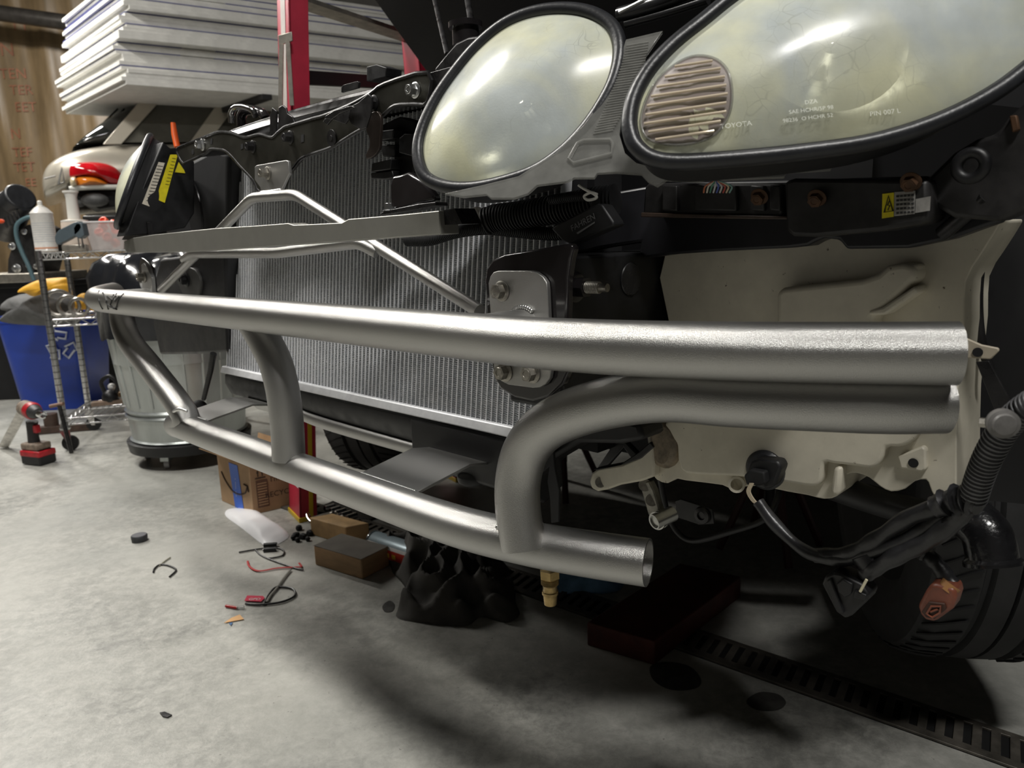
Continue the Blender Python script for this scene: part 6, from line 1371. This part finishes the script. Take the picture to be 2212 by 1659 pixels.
t = thing('marker_cells', 'two small dark cylinders with chrome ends taped together near the white package', 'batteries', pz(585, 1188))
for i, (a, b) in enumerate(((570, 1178), (569, 1188))):
    q0, q1 = pz(a, b, 0.006), pz(a + 28, b - 2, 0.006); obj('cell', G().tube([q0, q1], 0.0062, 14), blk, t); obj('chrome_end', G().tube([q0 - (q1 - q0).normalized() * 0.001, q0 + (q1 - q0).normalized() * 0.002], 0.0045, 12), chrome, t); obj('chrome_end', G().tube([q1 - (q1 - q0).normalized() * 0.002, q1 + (q1 - q0).normalized() * 0.001], 0.0045, 12), chrome, t)
tg = M('pink_red_tag', (0.62, 0.03, 0.08), 0.4)
t = thing('red_tag', 'small red tag with white lettering by the black cable tie loop', 'tag', pz(548, 1296))
obj('tag_card', G().prism([pz(a, b, 0.003) for a, b in [(528, 1298), (534, 1287), (568, 1288), (572, 1292), (564, 1300)]], ZZ * 0.001), tg, t)
text('tag_lettering', 'GPD', pz(550, 1294, 0.0048), pz(565, 1295, 0) - pz(535, 1295, 0), pz(552, 1280, 0) - pz(550, 1300, 0), 0.014, MATS['white_paper'], t, thick=0)
t = thing('red_capsule', 'tiny red and clear tube lying left of the red tag', 'tube', pz(503, 1311))
obj('red_core', G().tube([pz(488, 1309, 0.004), pz(512, 1313, 0.004)], 0.0035, 10), M('deep_red', (0.30, 0.01, 0.01), 0.3), t); obj('clear_end', G().tube([pz(512, 1313, 0.004), pz(527, 1312, 0.004)], 0.0042, 10), clearp, t)
t = thing('paper_scrap', 'torn tan paper scrap on the floor below the red capsule', 'paper', pz(508, 1340))
obj('scrap_sheet', G().prism([pz(a, b, 0.002) for a, b in [(484, 1346), (500, 1335), (518, 1328), (527, 1338), (505, 1342)]], ZZ * 0.0008), M('tan_paper', (0.62, 0.36, 0.16), 0.7), t); obj('blue_fleck', G().prism([pz(a, b, 0.0015) for a, b in [(494, 1346), (503, 1345), (499, 1352)]], ZZ * 0.0008), M('blue_fleck', (0.05, 0.12, 0.25), 0.6), t)
tag(obj('dark_leaf', G().prism([pz(a, b, 0.001) for a, b in [(345, 1541), (356, 1539), (372, 1546), (362, 1551), (352, 1549)]], ZZ * 0.002), blks), 'small dark flake on the pale floor near the bottom left', 'flake')
# ---- floor drain
D0, D1 = pz(1487, 1356), pz(2212, 1602); E0, E1 = pz(1678, 1481), pz(2176, 1659)
dd = (E1 - E0).normalized(); dw = (D0 - E0); dw = (dw - dd * dw.dot(dd)); dwl = dw.length; dwn = dw / dwl
t = thing('floor_drain', 'long dark slotted steel trench drain grate across the floor at lower right', 'drain', E0)
S0 = E0 - dd * 1.6; S1 = E0 + dd * 1.3; gm2 = M('grimy_cast_iron', (0.11, 0.10, 0.085), 0.42, 0.4, var=0.5, vs=25, spot=((0.16, 0.10, 0.05), 9, 0.66))
obj('drain_trough', G().prism([S0, S1, S1 + dwn * dwl, S0 + dwn * dwl], ZZ * 0.0012), M('drain_void', (0.002, 0.002, 0.002), 1.0), t)
a0_, a1_ = pz(1484, 1393), pz(1512, 1356); sv = (a1_ - a0_).normalized(); m0 = dwl * 0.20; m1 = dwl * 0.86; topz_ = 0.0045
g = G()
for (w0, w1) in ((0, m0), (m1, dwl)): g.prism([S0 + dwn * w0 + ZZ * 0.001, S1 + dwn * w0 + ZZ * 0.001, S1 + dwn * w1 + ZZ * 0.001, S0 + dwn * w1 + ZZ * 0.001], ZZ * topz_)
obj('grate_border', g, gm2, t, bevel=0.001)
sl0, sl1 = pz(1498, 1375), pz(2168, 1630); pit = (sl1 - sl0).dot(dd) / 21.0; st = (sl0 - S0).dot(dd); st -= int(st / pit) * pit
sk = sv.dot(dd) / max(0.2, sv.dot(dwn)); k = 0
base_s = S0 + dwn * ((m0 + m1) / 2)
while True:
    s_ = st + (k + 0.5) * pit
    if s_ > 2.85: break
    bw = pit * 0.27; g = G(); lo, hi = -(m1 - m0) / 2 - 0.002, (m1 - m0) / 2 + 0.002
    g.prism([S0 + dwn * ((m0 + m1) / 2 + y) + dd * (s_ + x + sk * y) + ZZ * 0.001 for x, y in ((-bw, lo), (bw, lo), (bw, hi), (-bw, hi))], ZZ * topz_); obj('grate_bar', g, gm2, t, bevel=0.0012); k += 1
    if k > 98: break
